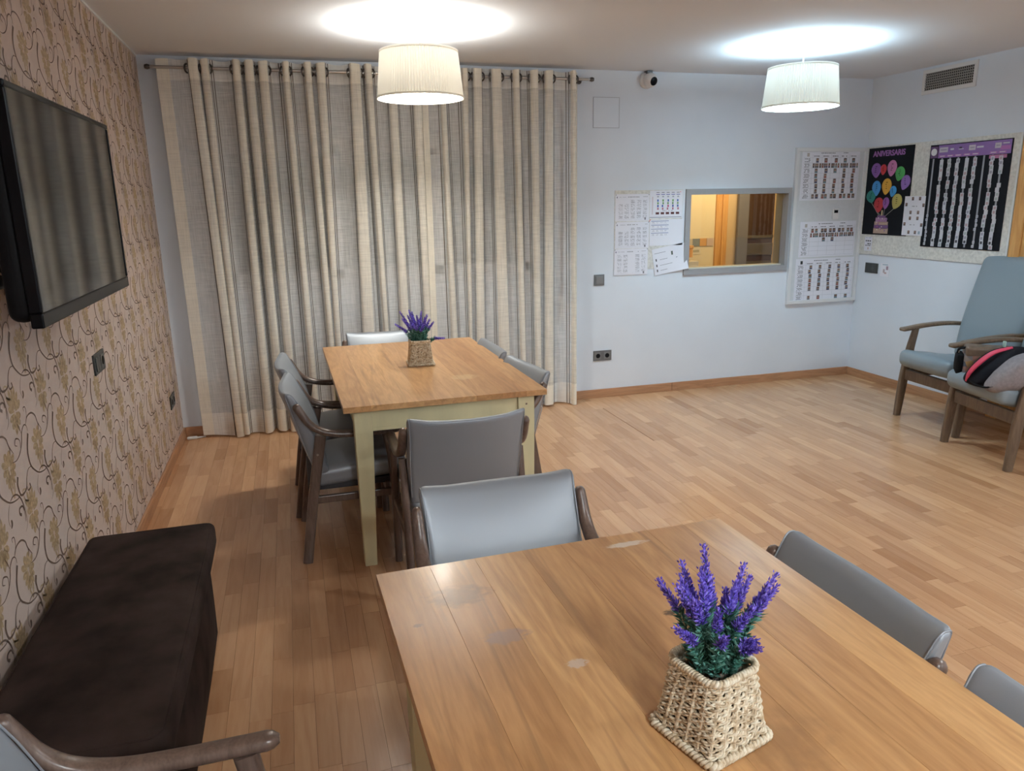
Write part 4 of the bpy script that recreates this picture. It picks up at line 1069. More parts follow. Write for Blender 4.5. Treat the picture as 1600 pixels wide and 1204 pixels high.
def menu():
    r = random.Random(5); S = Sheet('activity_sheet', 'white activity sheet with small coloured pictures in a row, top of the right column', 'paper', (3.556, -0.005, 1.418), XB, NB, 0.285, 0.212)
    for c in range(5):
        u = 0.055 + c * 0.044
        S.rect(u, 0.195, u + 0.026, 0.200, GREY); S.rect(u - 0.002, 0.180, u + 0.030, 0.185, (0.10, 0.10, 0.35))
        S.rect(u + 0.006, 0.16, u + 0.022, 0.172, PALE)
        for j, cc in enumerate(((0.06, 0.14, 0.42), (0.16, 0.30, 0.14), (0.06, 0.10, 0.35) if c != 2 else (0.5, 0.08, 0.2), (0.42, 0.15, 0.22))):
            if (c, j) in ((1, 0), (3, 0)): cc = (0.15, 0.35, 0.12)
            q = r.uniform(-.003, .003); S.rect(u + 0.007 + q, 0.128 - j * 0.021, u + 0.020 + q, 0.145 - j * 0.021, cc)
        S.rect(u - 0.003, 0.030, u + 0.027, 0.047, (0.10, 0.03, 0.03))
    S.rect(0.018, 0.03, 0.028, 0.165, (0.62, 0.55, 0.60)); textline(S, 0.11, 0.056, 0.09, 0.004, GREY, r)
    S.rect(0.262, 0.197, 0.268, 0.203, (0.6, 0.05, 0.08)); S.rect(-0.0, 0.006, 0.278, 0.010, (0.18, 0.18, 0.20)); S.done()
    S = Sheet('timetable_sheet', 'white sheet with blue ruled timetable on its upper half, middle of the right column', 'paper', (3.560, -0.005, 1.205), XB, NB, 0.292, 0.205)
    for k in range(4): S.rect(0.012, 0.190 - k * 0.031, 0.165, 0.1935 - k * 0.031, (0.06, 0.10, 0.30))
    for k in range(4):
        for c in range(4): textline(S, 0.02 + c * 0.037, 0.172 - k * 0.031, 0.024, 0.0035, PALE, r); textline(S, 0.02 + c * 0.037, 0.180 - k * 0.031, 0.020, 0.003, GREY, r)
    for (u, v) in ((0.0, 0.198), (-0.008, 0.190)): S.rect(u, v, u + 0.008, v + 0.006, (0.6, 0.05, 0.06))
    S.done()
    S = Sheet('note_sheet', 'tilted white sheet with a curled corner and three written lines, lowest of the right column', 'paper', (3.618, -0.005, 0.968), XB, NB, 0.292, 0.210, tilt=0.17, curl=0.03)
    for k, (u, v, ln) in enumerate(((0.018, 0.17, 0.10), (0.058, 0.115, 0.07), (0.055, 0.07, 0.15), (0.055, 0.03, 0.13))):
        S.rect(u, v, u + ln, v + 0.003, GREY)
        if k: S.rect(0.022, v - 0.006, 0.032, v + 0.014, (0.08, 0.08, 0.10))
    S.rect(0.165, 0.135, 0.180, 0.165, (0.08, 0.10, 0.09)); S.rect(0.205, 0.085, 0.228, 0.112, (0.12, 0.14, 0.2)); S.rect(0.21, 0.09, 0.22, 0.1, (0.7, 0.7, 0.75)); S.rect(0.20, 0.040, 0.232, 0.05, (0.45, 0.15, 0.18))
    S.done()
menu()

# --- white framed board in the corner
bd = thing('notice_board', 'tall white framed board with three photo timetables in the corner', 'board', (4.860, 0, 0.668))
MB().box((0.0, -0.012, 0), (0.703, 0, 1.285)).obj('panel', plain('board_panel', (0.62, 0.64, 0.665), 0.6, noise=0.03, nscale=40), bd)
m = MB()
for a, b in (((0, -0.026, 0), (0.703, -0.012, 0.03)), ((0, -0.026, 1.255), (0.703, -0.012, 1.285)), ((0, -0.026, 0.03), (0.03, -0.012, 1.255)), ((0.673, -0.026, 0.03), (0.703, -0.012, 1.255))): m.box(a, b)
m.obj('frame', M['whiteboard'], bd, bevel=0.003)
def photo_table(label, x, z, w, h, rows, seed, fill, bottom_gap=False):
    r = random.Random(seed); S = Sheet('photo_timetable', label, 'timetable', (x, -0.0125, z), XB, NB, w, h, group='photo timetables on the framed board')
    left = 0.10; top = 0.055; rh = (h - top - 0.012) / rows; cw = (w - left - 0.012) / 5
    for k in range(rows + 1): S.rect(0.012, h - top - k * rh, w - 0.012, h - top - k * rh + 0.0014, (0.40, 0.41, 0.46))
    for c in range(6): S.rect(left + c * cw, 0.012, left + c * cw + 0.0014, h - 0.03, (0.42, 0.43, 0.48))
    textline(S, left + 0.08, h - 0.022, 0.14, 0.007, GREY, r, 0.95); textline(S, left + 0.30, h - 0.020, 0.05, 0.007, GREY, r, 0.95)
    for c in range(5): textline(S, left + c * cw + 0.012, h - 0.046, cw * 0.62, 0.007, INK, r, 0.95)
    S.rect(0.045, h - 0.046, 0.068, h - 0.018, (0.42, 0.38, 0.36) if seed != 23 else (0.03, 0.03, 0.03))
    for k in range(rows):
        v = h - top - (k + 1) * rh
        for q in range(3): textline(S, 0.025 + 0.006 * (q % 2), v + rh * (0.15 + 0.27 * q), 0.05, rh * 0.17, GREY, r, 0.9)
    skin = ((0.30, 0.17, 0.12), (0.36, 0.22, 0.17), (0.26, 0.14, 0.10)); hair = ((0.03, 0.02, 0.02), (0.09, 0.04, 0.02), (0.16, 0.10, 0.06)); top_c = ((0.06, 0.07, 0.14), (0.25, 0.07, 0.06), (0.15, 0.15, 0.18), (0.06, 0.06, 0.07), (0.12, 0.20, 0.24))
    S.done('print')
    for k in range(rows):
        v = h - top - (k + 1) * rh
        for c in range(5):
            n = fill(k, c)
            for q in range(n):
                pw = min(0.033, cw * 0.95 / max(1, n)); u = left + c * cw + cw / 2 - pw * n / 2 + pw * q + r.uniform(-.006, .006); ph = rh * 0.86; a = v + rh * 0.06
                S.rect(u + 0.001, a, u + pw - 0.001, a + ph, r.choice(((0.40, 0.38, 0.37), (0.20, 0.18, 0.18), (0.30, 0.28, 0.30)))); S.rect(u + pw * .2, a, u + pw * .85, a + ph * .42, r.choice(top_c), 0.0003)
                S.rect(u + pw * .25, a + ph * .55, u + pw * .78, a + ph * .98, r.choice(hair), 0.0003); S.rect(u + pw * .34, a + ph * .36, u + pw * .68, a + ph * .78, r.choice(skin), 0.0006)
    S.done('portrait_photos')
photo_table('photo timetable sheet, topmost of the three on the framed corner board', 4.921, 1.532, 0.567, 0.397, 8, 21, lambda k, c: 4 if k == 1 else (2 if k == 7 else (0 if (k, c) in ((3, 2),) else 1)))
photo_table('photo timetable sheet with mostly empty rows, middle of the three on the corner board', 4.950, 1.064, 0.560, 0.293, 6, 22, lambda k, c: 2 if k == 0 else (4 if k == 1 else (1 if (k == 2 and c in (1, 2)) else 0)))
photo_table('photo timetable sheet with one black square, lowest of the three on the corner board', 4.932, 0.685, 0.590, 0.365, 8, 23, lambda k, c: 0 if k == 6 or (k == 7 and c == 2) else 1)
t = thing('thermostat', 'small white thermostat with dark display between the timetables', 'thermostat', (5.255, -0.0125, 1.375))
MB().box((0, -0.016, 0), (0.058, 0, 0.085)).obj('body', M['white'], t, bevel=0.004); MB().box((0.010, -0.0175, 0.05), (0.048, -0.016, 0.074)).obj('display', M['black'], t, bevel=0.001)

# --- long cork board on the right wall
YR, NR = (0, -1, 0), (-1, 0, 0)
ck = thing('pin_board', 'long white speckled pin board on the armchair wall', 'board', (W, -0.012, 1.075))
MB().box((-0.010, -1.415, 0), (0, 0, 0.880)).obj('panel', M['cork'], ck)
m = MB(); m.box((-0.014, -1.43, 0.0), (0, -1.415, 0.880)); m.obj('edge_trim', M['whiteboard'], ck)
XC = W - 0.0105
def poster():
    w, h = 0.487, 0.700
    S = Sheet('birthday_poster', 'black birthday poster with coloured balloons and a cake', 'poster', (XC, -0.043, 1.243), YR, NR, w, h, 0.003, M['felt'])
    # lettering
    cu = bpy.data.curves.new('lettering', 'FONT'); cu.body = 'ANIVERSARIS'; cu.size = 0.068; cu.extrude = 0.001; cu.offset = 0.0018; cu.align_x = 'CENTER'
    tmp = bpy.data.objects.new('tmp', cu); COL.objects.link(tmp); dg = bpy.context.evaluated_depsgraph_get(); dg.update()
    me = bpy.data.meshes.new_from_object(tmp.evaluated_get(dg)); bpy.data.objects.remove(tmp); me.name = 'lettering'; me.materials.clear(); me.materials.append(plain('purple_letters', (0.30, 0.12, 0.35), 0.6))
    xs_ = [v.co.x for v in me.vertices]; sx = 0.345 / (max(xs_) - min(xs_))
    for v in me.vertices:
        p = S.M @ Vector((0.225 + v.co.x * sx, 0.632 + v.co.y * 0.9, 0.004 + v.co.z)); v.co = p
    mk('lettering', me, S.t)
    def balloon(u, v, rx, ry, c, ang, ko, seed):
        mb = MB(); n = 18; a = math.radians(ang); V = []; r = random.Random(seed)
        for lay, (s_, z) in enumerate(((1.0, 0.003), (1.0, 0.0045), (0.9, 0.0065), (0.6, 0.0078))):
            for i in range(n):
                th = 2 * PI * i / n; x, y = rx * math.cos(th) * s_, ry * math.sin(th) * s_
                if y < 0: x *= (1 - 0.42 * (-y / ry) ** 1.6); y *= 1.22
                V.append(S.M @ Vector((u + x * math.cos(a) - y * math.sin(a), v + x * math.sin(a) + y * math.cos(a), z)))
        F = [(l * n + i, l * n + (i + 1) % n, (l + 1) * n + (i + 1) % n, (l + 1) * n + i) for l in range(3) for i in range(n)] + [tuple(3 * n + i for i in range(n))]
        mb.add(V, F); o = mb.obj('balloon', plain('balloon_dye', c, 0.5), S.t, smooth=True, angle=60)
        mb = MB(); mb.cur = tuple(q * 0.25 for q in c)
        for k in range(4):
            ww = rx * r.uniform(.15, .4); vv = v + ry * (0.4 - 0.27 * k); uu = u + r.uniform(-.12, .12) * rx; pts = [(uu - ww / 2, vv), (uu + ww / 2, vv), (uu + ww / 2, vv + 0.007), (uu - ww / 2, vv + 0.007)]
            mb.poly([S.M @ Vector((p[0], p[1], 0.0082)) for p in pts])
        mb.obj('balloon_writing', M['print'], o, color=True)
        bx, by = u + ry * 1.2 * math.sin(a), v - ry * 1.2 * math.cos(a)
        if ko:
            mb = MB(); mb.cyl(S.M @ Vector((bx, by, 0.004)), S.M @ Vector((0.215 + 0.006 * ko, 0.15, 0.004)), 0.0022, n=5); mb.obj('balloon_string', plain('string_grey', (0.25, 0.25, 0.22), 0.8) if 'string_grey' not in bpy.data.materials else bpy.data.materials['string_grey'], S.t)
    sc_ = w / 300.
    def q(px, py): return ((px - 590) * w / 305. + 0.028 * (1 - 0) * 0 , 0)
    for i, (px, py, rx, ry, c, ang, ko) in enumerate((
        (640, 275, 36, 50, (0.20, 0.08, 0.30), 6, 0), (690, 270, 23, 36, (0.42, 0.02, 0.025), -4, 0), (748, 258, 34, 54, (0.50, 0.18, 0.36), -6, 0), (800, 292, 34, 48, (0.06, 0.30, 0.08), -16, 0), (836, 345, 32, 50, (0.24, 0.12, 0.38), -22, 0),
        (643, 390, 33, 52, (0.05, 0.24, 0.55), 4, 0), (713, 375, 35, 55, (0.58, 0.30, 0.03), -6, 0), (756, 405, 24, 37, (0.04, 0.26, 0.58), -14, 0), (606, 447, 36, 44, (0.015, 0.18, 0.16), 14, -5), (660, 497, 36, 52, (0.38, 0.02, 0.025), 0, -1), (709, 482, 24, 40, (0.24, 0.08, 0.30), -6, 2), (782, 466, 36, 52, (0.36, 0.30, 0.08), -22, 5))):
        # sheared picture of the poster: rows run upwards to the right, columns lean
        v = 1 - (py - (140 - (px - 590) * 0.075)) / 560.0; lean = (1 - v) * 50
        u = (px - 590 + lean) / 302.0
        balloon(u * w, v * h, rx / 302 * w * 0.92, ry / 560 * h * 0.86, c, ang, ko, i)
    # cake
    cols = {'base': (0.42, 0.30, 0.24), 'mid': (0.16, 0.08, 0.20), 'top': (0.34, 0.20, 0.34), 'candle': (0.5, 0.42, 0.25)}
    S.mb = MB()
    for (u0, v0, u1, v1, c) in ((0.135, 0.012, 0.292, 0.055, 'base'), (0.138, 0.05, 0.290, 0.082, 'mid'), (0.140, 0.078, 0.286, 0.108, 'base'), (0.150, 0.105, 0.272, 0.140, 'top'), (0.165, 0.138, 0.255, 0.158, 'mid')):
        S.mb.cur = cols[c]; S.mb.box((u0, v0, 0.003), (u1, v1, 0.007), rot=S.M)
    S.mb.cur = cols['candle']; S.mb.box((0.205, 0.155, 0.003), (0.218, 0.20, 0.006), rot=S.M)
    r = random.Random(4)
    for k in range(16): S.mb.cur = r.choice(((0.4, 0.1, 0.3), (0.6, 0.5, 0.5), (0.2, 0.1, 0.3))); u, v = r.uniform(.15, .275), r.uniform(.03, .14); S.mb.box((u, v, 0.007), (u + .01, v + .01, 0.0085), rot=S.M)
    S.part('cake', M['print'], color=True)
poster()
def felt_chart():
    w, h = 0.690, 0.752
    S = Sheet('felt_chart', 'black felt chart with purple header and columns of small picture cards', 'chart', (XC - 0.001, -0.686, 1.171), YR, NR, w, h, 0.004, M['felt'])
    hd = MB(); hd.box((0.078, h - 0.098, 0.004), (w - 0.008, h - 0.006, 0.006), rot=S.M); hb_ = hd.obj('header', plain('purple_header', (0.22, 0.12, 0.33), 0.7), S.t)
    mb = MB(); r = random.Random(9)
    def R4(u0, v0, u1, v1, c, z=0.0066): mb.cur = c; mb.add([S.M @ Vector(p) for p in ((u0, v0, z), (u1, v0, z), (u1, v1, z), (u0, v1, z))], [(0, 1, 2, 3)])
    PK = (0.40, 0.14, 0.36); WH = (0.55, 0.55, 0.58)
    for u0, ln in ((0.088, 0.075), (0.345, 0.055), (0.555, 0.05)): R4(u0, h - 0.058, u0 + ln, h - 0.022, (0.50, 0.46, 0.50)); R4(u0 + .01, h - 0.044, u0 + ln - .01, h - 0.036, (0.3, 0.27, 0.34), 0.007)
    R4(0.185, h - 0.046, 0.215, h - 0.034, WH); R4(0.41, h - 0.046, 0.465, h - 0.034, WH); R4(0.262, h - 0.040, 0.285, h - 0.028, (0.05, 0.03, 0.06)); R4(0.256, h - 0.046, 0.30, h - 0.041, WH)
    R4(0.615, h - 0.032, 0.665, h - 0.024, WH); R4(0.60, h - 0.070, 0.676, h - 0.044, PK)
    for u in (0.090, 0.160, 0.230, 0.305, 0.375, 0.520, 0.590): R4(u, h - 0.092, u + 0.058, h - 0.078, PK); R4(u + .008, h - 0.088, u + 0.05, h - 0.082, WH, 0.007)
    stuff(mb.obj('header_print', M['print'], hb_, color=True))
    mb = MB(); mb.lathe([(0.0, 0.0005), (0.026, 0.0005), (0.026, 0.003), (0, 0.003)], 22, S.M @ Vector((0.040, h - 0.052, 0.006)), Matrix((S.M.col[0], S.M.col[1], S.M.col[2])).transposed(), cap=False)
    MB().box((0.008, h - 0.095, 0.004), (0.072, h - 0.012, 0.006), rot=S.M).obj('badge', plain('plum_badge', (0.10, 0.05, 0.13), 0.8), S.t)
    mb.obj('clock_face', M['white'], S.t)
    MB().box((0.518, h - 0.125, 0.004), (0.655, h - 0.102, 0.0055), rot=S.M).obj('pink_label', plain('pink_label', (0.42, 0.15, 0.27), 0.7), S.t)
    card = MB().box((-0.0155, -0.0150, 0), (0.0155, 0.0150, 0.0015), rot=S.M); cpv = {}
    cols = ((0.55, 0.56, 0.60), (0.42, 0.31, 0.33), (0.34, 0.40, 0.40), (0.30, 0.30, 0.36), (0.05, 0.05, 0.06))
    mes = []
    for k, c in enumerate(cols):
        m = MB(); m.cur = (0.56, 0.57, 0.62); m.box((-0.0150, -0.0150, 0), (0.0150, 0.0150, 0.0015), rot=S.M); m.cur = c
        m.add([S.M @ Vector(p) for p in ((-0.009, -0.010, 0.0019), (0.009, -0.010, 0.0019), (0.009, 0.009, 0.0019), (-0.009, 0.009, 0.0019))], [(0, 1, 2, 3)]); mes.append(m.mesh('card', M['print'], color=True))
    tape = plain('grey_velcro', (0.30, 0.31, 0.34), 0.9)
    for ci, (ut, kind) in enumerate(((0.040, 'tape'), (0.118, 'c'), (0.190, 'c'), (0.262, 'c'), (0.335, 'c'), (0.405, 'c'), (0.478, 'tape'), (0.545, 'c'), (0.618, 'c'))):
        o = MB().box((ut - 0.007, 0.012, 0.004), (ut + 0.007, h - 0.10, 0.005), rot=S.M).obj('card_column', tape, S.t)
        n = 21; v0 = 0.012
        for k in range(n):
            if kind == 'tape' and not (k < 8 and r.random() < 0.75): continue
            if kind == 'c' and r.random() < 0.06: continue
            v = v0 + (h - 0.135 - v0) * k / (n - 1); wob = r.uniform(-0.005, 0.005)
            me = mes[4] if (k == 1 and kind == 'c') else (mes[1] if k in (5, 8, 10) and r.random() < .7 else r.choice(mes[:4]))
            if kind == 'tape': me = mes[3]
            ob = mk('card', me, o, S.M @ Vector((ut + wob, v + 0.01, 0.005)))
            if kind == 'tape': ob.scale = (0.6, 0.6, 0.6)
    return S
felt_chart()
def smallsheets():
    r = random.Random(12)
    S = Sheet('photo_sheet', 'white sheet with tiny portraits overlapping the birthday poster', 'paper', (XC - 0.0045, -0.487, 1.250), YR, NR, 0.205, 0.302)
    for (u, v) in ((.07, .27), (.14, .27), (.01, .225), (.18, .22), (.06, .165), (.135, .165), (.06, .12), (.135, .12), (.01, .075), (.18, .07), (.06, .012), (.125, .012)):
        S.rect(u, v, u + .022, v + .026, (0.12, 0.09, 0.09)); S.rect(u + .006, v + .012, u + .016, v + .022, (0.32, 0.20, 0.15), 0.0003)
    textline(S, 0.08, 0.222, 0.05, 0.006, GREY, r); textline(S, 0.075, 0.08, 0.05, 0.006, GREY, r); S.rect(0.165, 0.012, 0.185, 0.035, (0.3, 0.4, 0.5)); S.done()
    S = Sheet('small_notice', 'small white notice with three text blocks below the birthday poster', 'paper', (XC, -0.085, 1.105), YR, NR, 0.085, 0.118)
    for k, (v, hh) in enumerate(((0.108, .004), (0.078, .012), (0.055, .010), (0.042, .008))): textline(S, 0.012, v, 0.062, hh, INK if k else (0.1, 0.2, 0.4), r, 0.9)
    S.rect(0.04, 0.012, 0.052, 0.03, (0.5, 0.35, 0.3)); S.done()
    S = Sheet('instruction_sticker', 'small white sticker with a red and grey drawing beside the switch panel', 'sticker', (W - 0.0005, -0.285, 0.905), YR, NR, 0.098, 0.105)
    S.rect(0.02, 0.094, 0.08, 0.099, (0.12, 0.3, 0.35)); S.rect(0.062, 0.055, 0.085, 0.085, (0.35, 0.25, 0.3)); S.rect(0.03, 0.03, 0.05, 0.06, (0.45, 0.40, 0.42)); S.rect(0.045, 0.022, 0.07, 0.035, (0.5, 0.35, 0.35)); S.done()
smallsheets()

# --- little white thing on the floor in the corner
t = thing('plastic_clip', 'small white plastic clip lying on the floor in the wallpaper corner', 'clip', (0.060, -0.075, 0))
MB().cushion((0.034, 0.016, 0.009), 0.008, m=3, kk=3).xform(lambda p: p + Vector((0, 0, 0.009))).obj('body', M['white'], t, smooth=True)
s = MB(); s.tube(bez([(0.03, 0.0, 0.008), (0.06, 0.012, 0.006), (0.085, 0.022, 0.005)], 5), lambda q: 0.007 - 0.003 * q, 8); s.obj('tail', M['white'], t, smooth=True)

# ================================================================== LAVENDER PLANTERS
def rope_ring(mb, path_fn, r, twists, n, phase):
    for st_ in (0, 1):
        P = []
        for i in range(n):
            s = i / n; c, nrm, up = path_fn(s); a = 2 * PI * twists * s + st_ * PI + phase
            P.append(c + nrm * (math.cos(a) * r * 0.55) + up * (math.sin(a) * r * 0.62))
        mb.sweep(P, lambda q, i: [(r * 0.62 * math.cos(2 * PI * j / 5), r * 0.62 * math.sin(2 * PI * j / 5)) for j in range(5)], closed=True)
BH, BB, BT = 0.124, 0.062, 0.049      # basket height, half width at the base and at the rim
def sq(s, half, rad):
    """point, outward normal on a rounded square, s in 0..1"""
    p = s * 4; k = int(p) % 4; f = p - int(p); a0 = k * 90; L_ = half - rad
    # each side: straight part then corner
    straight = 2 * L_; arc = PI / 2 * rad; tot = straight + arc; d = f * tot
    if d < straight: loc = Vector((half, -L_ + d)); nr = Vector((1, 0))
    else: a = (d - straight) / max(1e-6, rad); loc = Vector((L_ + rad * math.cos(a), L_ + rad * math.sin(a))); nr = Vector((math.cos(a), math.sin(a)))
    c, s_ = math.cos(math.radians(a0)), math.sin(math.radians(a0))
    return Vector((loc.x * c - loc.y * s_, loc.x * s_ + loc.y * c, 0)), Vector((nr.x * c - nr.y * s_, nr.x * s_ + nr.y * c, 0))
basket_mat = None
def basket_mesh():
    global basket_mat
    m, nt, b = nmat('seagrass_rope'); N = nt.nodes.new
    tc = N('ShaderNodeTexCoord'); n1 = N('ShaderNodeTexNoise'); n1.inputs['Scale'].default_value = 95; n1.inputs['Detail'].default_value = 3
    L(nt, tc.outputs['Object'], n1.inputs['Vector']); r = N('ShaderNodeValToRGB'); e = r.color_ramp.elements
    e[0].position = 0.3; e[0].color = (0.36, 0.26, 0.15, 1); e[1].position = 0.62; e[1].color = (0.76, 0.69, 0.54, 1); k = e.new(0.46); k.color = (0.60, 0.49, 0.34, 1)
    L(nt, n1.outputs['Fac'], r.inputs['Fac']); L(nt, r.outputs[0], b.inputs['Base Color']); b.inputs['Roughness'].default_value = 0.75
    n2 = N('ShaderNodeTexNoise'); n2.inputs['Scale'].default_value = 700; L(nt, tc.outputs['Object'], n2.inputs['Vector'])
    bp = N('ShaderNodeBump'); bp.inputs['Strength'].default_value = 0.5; bp.inputs['Distance'].default_value = 0.001; L(nt, n2.outputs['Fac'], bp.inputs['Height']); L(nt, bp.outputs[0], b.inputs['Normal'])
    basket_mat = m
    mb = MB(); rows = 19; rnd = random.Random(2)
    for k in range(rows):
        z = 0.008 + (BH - 0.016) * k / (rows - 1); q = z / BH; half = BB + (BT - BB) * (q ** 0.85); ph = rnd.uniform(0, 6)
        rad = 0.010 + 0.012 * q
        def fn(s, z=z, half=half, k=k, rad=rad):
            p, nr = sq(s, half, rad); w = 0.0020 * math.cos(s * 2 * PI * 20 + PI * (k % 2)); return p + nr * (w + 0.0) + Vector((0, 0, z + 0.0012 * math.sin(s * 2 * PI * 5 + ph))), nr, Vector((0, 0, 1))
        rope_ring(mb, fn, 0.0031, 17, 240, ph)
    for (z, half, rr, rad) in ((BH, BT + 0.001, 0.0058, 0.022), (0.006, BB + 0.004, 0.0062, 0.012)):
        def fn(s, z=z, half=half, rad=rad): p, nr = sq(s, half, rad); return p + Vector((0, 0, z)), nr, Vector((0, 0, 1))
        rope_ring(mb, fn, rr, 34, 240, 0.3)
    me = mb.mesh('basket_weave', basket_mat, smooth=True, angle=180)
    st_ = MB()
    for k in range(20):
        s = (k + 0.5) / 20; a, na = sq(s, BB, 0.010); b, nb = sq(s, BT, 0.022)
        st_.cyl(a + Vector((0, 0, 0.004)), b + Vector((0, 0, BH)), 0.0030, 0.0028, n=6)
    ms = st_.mesh('stake', basket_mat, smooth=True)
    ln = MB(); 
    V = []; n = 40
    for (z, h) in ((0.004, BB - 0.010), (BH - 0.018, BT - 0.009)):
        for i in range(n): p, nr = sq(i / n, h, 0.012); V.append(p + Vector((0, 0, z)))
    F = [(i, (i + 1) % n, n + (i + 1) % n, n + i) for i in range(n)] + [tuple(range(n, 2 * n)), tuple(range(n - 1, -1, -1))]
    ln.add(V, F); ml = ln.mesh('liner', plain('dark_liner', (0.035, 0.022, 0.014), 0.9))
    pb = MB(); 
    for k in range(120):
        a, b = rnd.uniform(-1, 1), rnd.uniform(-1, 1); h = BT - 0.010; c = rnd.choice(((0.20, 0.16, 0.12), (0.10, 0.08, 0.07), (0.30, 0.24, 0.18), (0.16, 0.09, 0.05))); pb.cur = c; s_ = rnd.uniform(0.003, 0.0062)
        pb.lathe([(0.0, -s_), (s_ * .8, -s_ * .5), (s_ * 1.05, 0), (s_ * .8, s_ * .5), (0.0, s_)], 7, (a * h, b * h, BH - 0.016 + rnd.uniform(0, 0.003)), Euler((rnd.uniform(-.5, .5), rnd.uniform(-.5, .5), 0)).to_matrix(), cap=False)
    mp_ = pb.mesh('pebbles', M['print'], smooth=True, color=True)
    return me, ms, ml, mp_
BASKET = basket_mesh()
purple = vcol('lavender_floret', 0.65, 0.25); green_m = vcol('lavender_green', 0.6, 0.3)
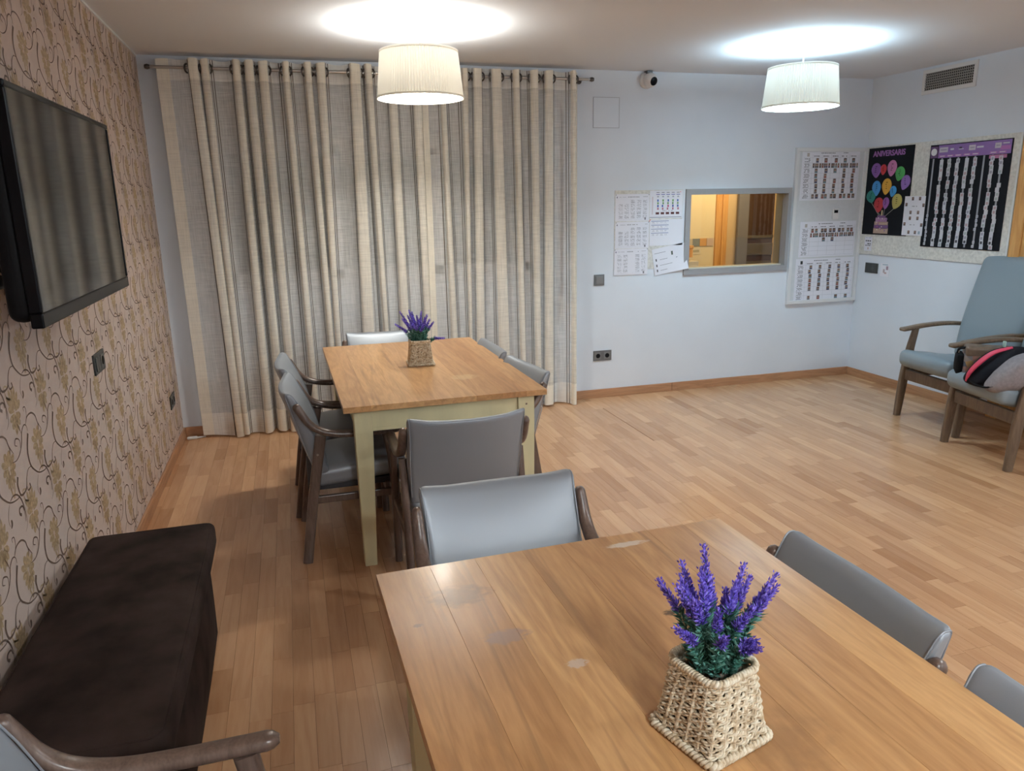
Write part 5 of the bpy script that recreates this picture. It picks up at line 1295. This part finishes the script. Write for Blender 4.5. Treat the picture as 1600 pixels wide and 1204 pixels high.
def lavender(label, loc, rz, tips, seed, group='lavender planters on the tables'):
    t = thing('lavender_planter', label, 'plant', loc, rz, group)
    for nm, me in zip(('basket_weave', 'stake', 'liner', 'pebbles'), BASKET):
        o = mk(nm, me, t)
        if nm in ('pebbles', 'basket_weave', 'stake'): stuff(o)
    rnd = random.Random(seed)
    def leaf(mb, p, d, ln, w, c):
        d = d.normalized(); s = d.cross(Vector((rnd.uniform(-1, 1), rnd.uniform(-1, 1), rnd.uniform(-1, 1)))).normalized(); u = s.cross(d)
        mb.cur = c; a = p + d * ln * 0.5
        mb.add([p, a + s * w, a - s * w, a + u * w * .7, p + d * ln], [(0, 1, 3), (0, 3, 2), (0, 2, 1), (4, 3, 1), (4, 2, 3), (4, 1, 2)])
    for (tx, ty, tz, fl) in tips:
        base = Vector((tx * 0.30 + rnd.uniform(-.006, .006), ty * 0.30 + rnd.uniform(-.006, .006), BH - 0.022))
        for ax in (0, 1): base[ax] = max(-0.035, min(0.035, base[ax]))
        tip = Vector((tx, ty, tz)); mid = base.lerp(tip, 0.5) + Vector((-tx * 0.10, -ty * 0.10, 0.012))
        P = bez([base, mid, tip], 16); n = len(P); Ltot = sum((P[i + 1] - P[i]).length for i in range(n - 1))
        g = MB(); g.cur = (0.055, 0.13, 0.085); g.tube(P[:-2], lambda q: 0.0015 * (1 - .5 * q), 5)
        f = MB()
        i0 = int(n * (1 - fl + 0.08))
        for i in range(1, n):
            d = (P[i] - P[i - 1]).normalized(); sd = d.cross(Vector((0.3, 0.5, 0.1))).normalized(); up = d.cross(sd)
            if i < i0 + 1 and i > 2:
                for k in range(7):
                    a = rnd.uniform(0, 2 * PI); o_ = sd * math.cos(a) + up * math.sin(a); c = rnd.choice(((0.06, 0.20, 0.15), (0.10, 0.29, 0.23), (0.18, 0.40, 0.34), (0.03, 0.11, 0.075)))
                    leaf(g, P[i] + d * rnd.uniform(-.003, .003), o_ + d * rnd.uniform(0.6, 1.3), rnd.uniform(.013, .023), 0.0020, c)
            if i >= i0:
                q = (i - i0) / max(1, n - 1 - i0)
                m_ = 9
                for k in range(m_):
                    a = 2 * PI * k / m_ + i * 0.9; o_ = sd * math.cos(a) + up * math.sin(a)
                    c = rnd.choice(((0.23, 0.17, 0.72), (0.29, 0.22, 0.82), (0.16, 0.11, 0.55), (0.38, 0.30, 0.88), (0.10, 0.06, 0.30)))
                    leaf(f, P[i] + d * rnd.uniform(-.002, .004), o_ * (1.0 - 0.55 * q) + d * (0.75 + 0.6 * q), (0.0150 - 0.0075 * q) * rnd.uniform(.75, 1.15), 0.0021 - 0.0006 * q, c)
                    if k % 3 == 0: leaf(f, P[i] + o_ * 0.004 + d * rnd.uniform(0, .005), o_ * 0.6 + d, 0.006, 0.0018, (0.13, 0.08, 0.46))
        sm = g.obj('leafy_stem', green_m, t, color=True); f.obj('flower_spike', purple, sm, color=True)
    g = MB()
    for k in range(420):
        a = rnd.uniform(0, 2 * PI); r_ = rnd.uniform(0, 0.034); p = Vector((r_ * math.cos(a), r_ * math.sin(a), BH - 0.012 + rnd.uniform(0, 0.045)))
        leaf(g, p, Vector((math.cos(a) * rnd.uniform(.1, 1), math.sin(a) * rnd.uniform(.1, 1), rnd.uniform(.4, 1.2))), rnd.uniform(.014, .026), 0.0020, rnd.choice(((0.04, 0.15, 0.11), (0.07, 0.23, 0.18), (0.13, 0.32, 0.27), (0.025, 0.09, 0.06))))
    stuff(g.obj('foliage', green_m, t, color=True))
NEAR_TIPS = [(0.007, 0.035, 0.294, 0.6), (-0.011, 0.062, 0.262, 0.55), (-0.051, 0.069, 0.242, 0.5), (0.083, 0.022, 0.246, 0.55), (0.08, 0.008, 0.234, 0.5), (0.1, -0.025, 0.247, 0.55), (0.074, -0.046, 0.244, 0.45), (-0.055, 0.026, 0.253, 0.55), (-0.016, 0.018, 0.271, 0.6), (-0.031, -0.032, 0.232, 0.5), (0.025, -0.046, 0.223, 0.5), (-0.098, -0.017, 0.22, 0.55), (0.002, -0.078, 0.186, 0.5), (0.014, -0.062, 0.185, 0.45), (-0.046, -0.06, 0.209, 0.45), (-0.036, 0.039, 0.256, 0.5), (0.04, -0.001, 0.24, 0.5), (-0.052, -0.004, 0.243, 0.5), (0.036, 0.046, 0.229, 0.5), (0.04, 0.017, 0.219, 0.5)]
FAR_TIPS = [(-0.088, 0.036, 0.267, 0.6), (-0.041, 0.048, 0.27, 0.6), (-0.08, -0.005, 0.236, 0.6), (-0.116, 0.007, 0.21, 0.6), (-0.053, -0.007, 0.252, 0.6), (-0.027, 0.052, 0.259, 0.6), (0.016, 0.013, 0.266, 0.6), (0.047, 0.033, 0.245, 0.6), (0.072, -0.023, 0.215, 0.5), (0.119, -0.052, 0.137, 0.5), (-0.008, -0.017, 0.251, 0.6), (0.03, -0.028, 0.241, 0.6), (0.012, -0.055, 0.2, 0.5), (-0.025, -0.045, 0.21, 0.5), (0.006, 0.036, 0.223, 0.6), (0.059, 0.034, 0.22, 0.5)]

lavender('lavender in a square woven seagrass basket on the stained table', (1.3925, -4.569, 0.7505), R_(16), NEAR_TIPS, 31)
lavender('lavender in a square woven seagrass basket on the table by the curtain', (1.428, -1.655, 0.7505), R_(-4), FAR_TIPS, 32)
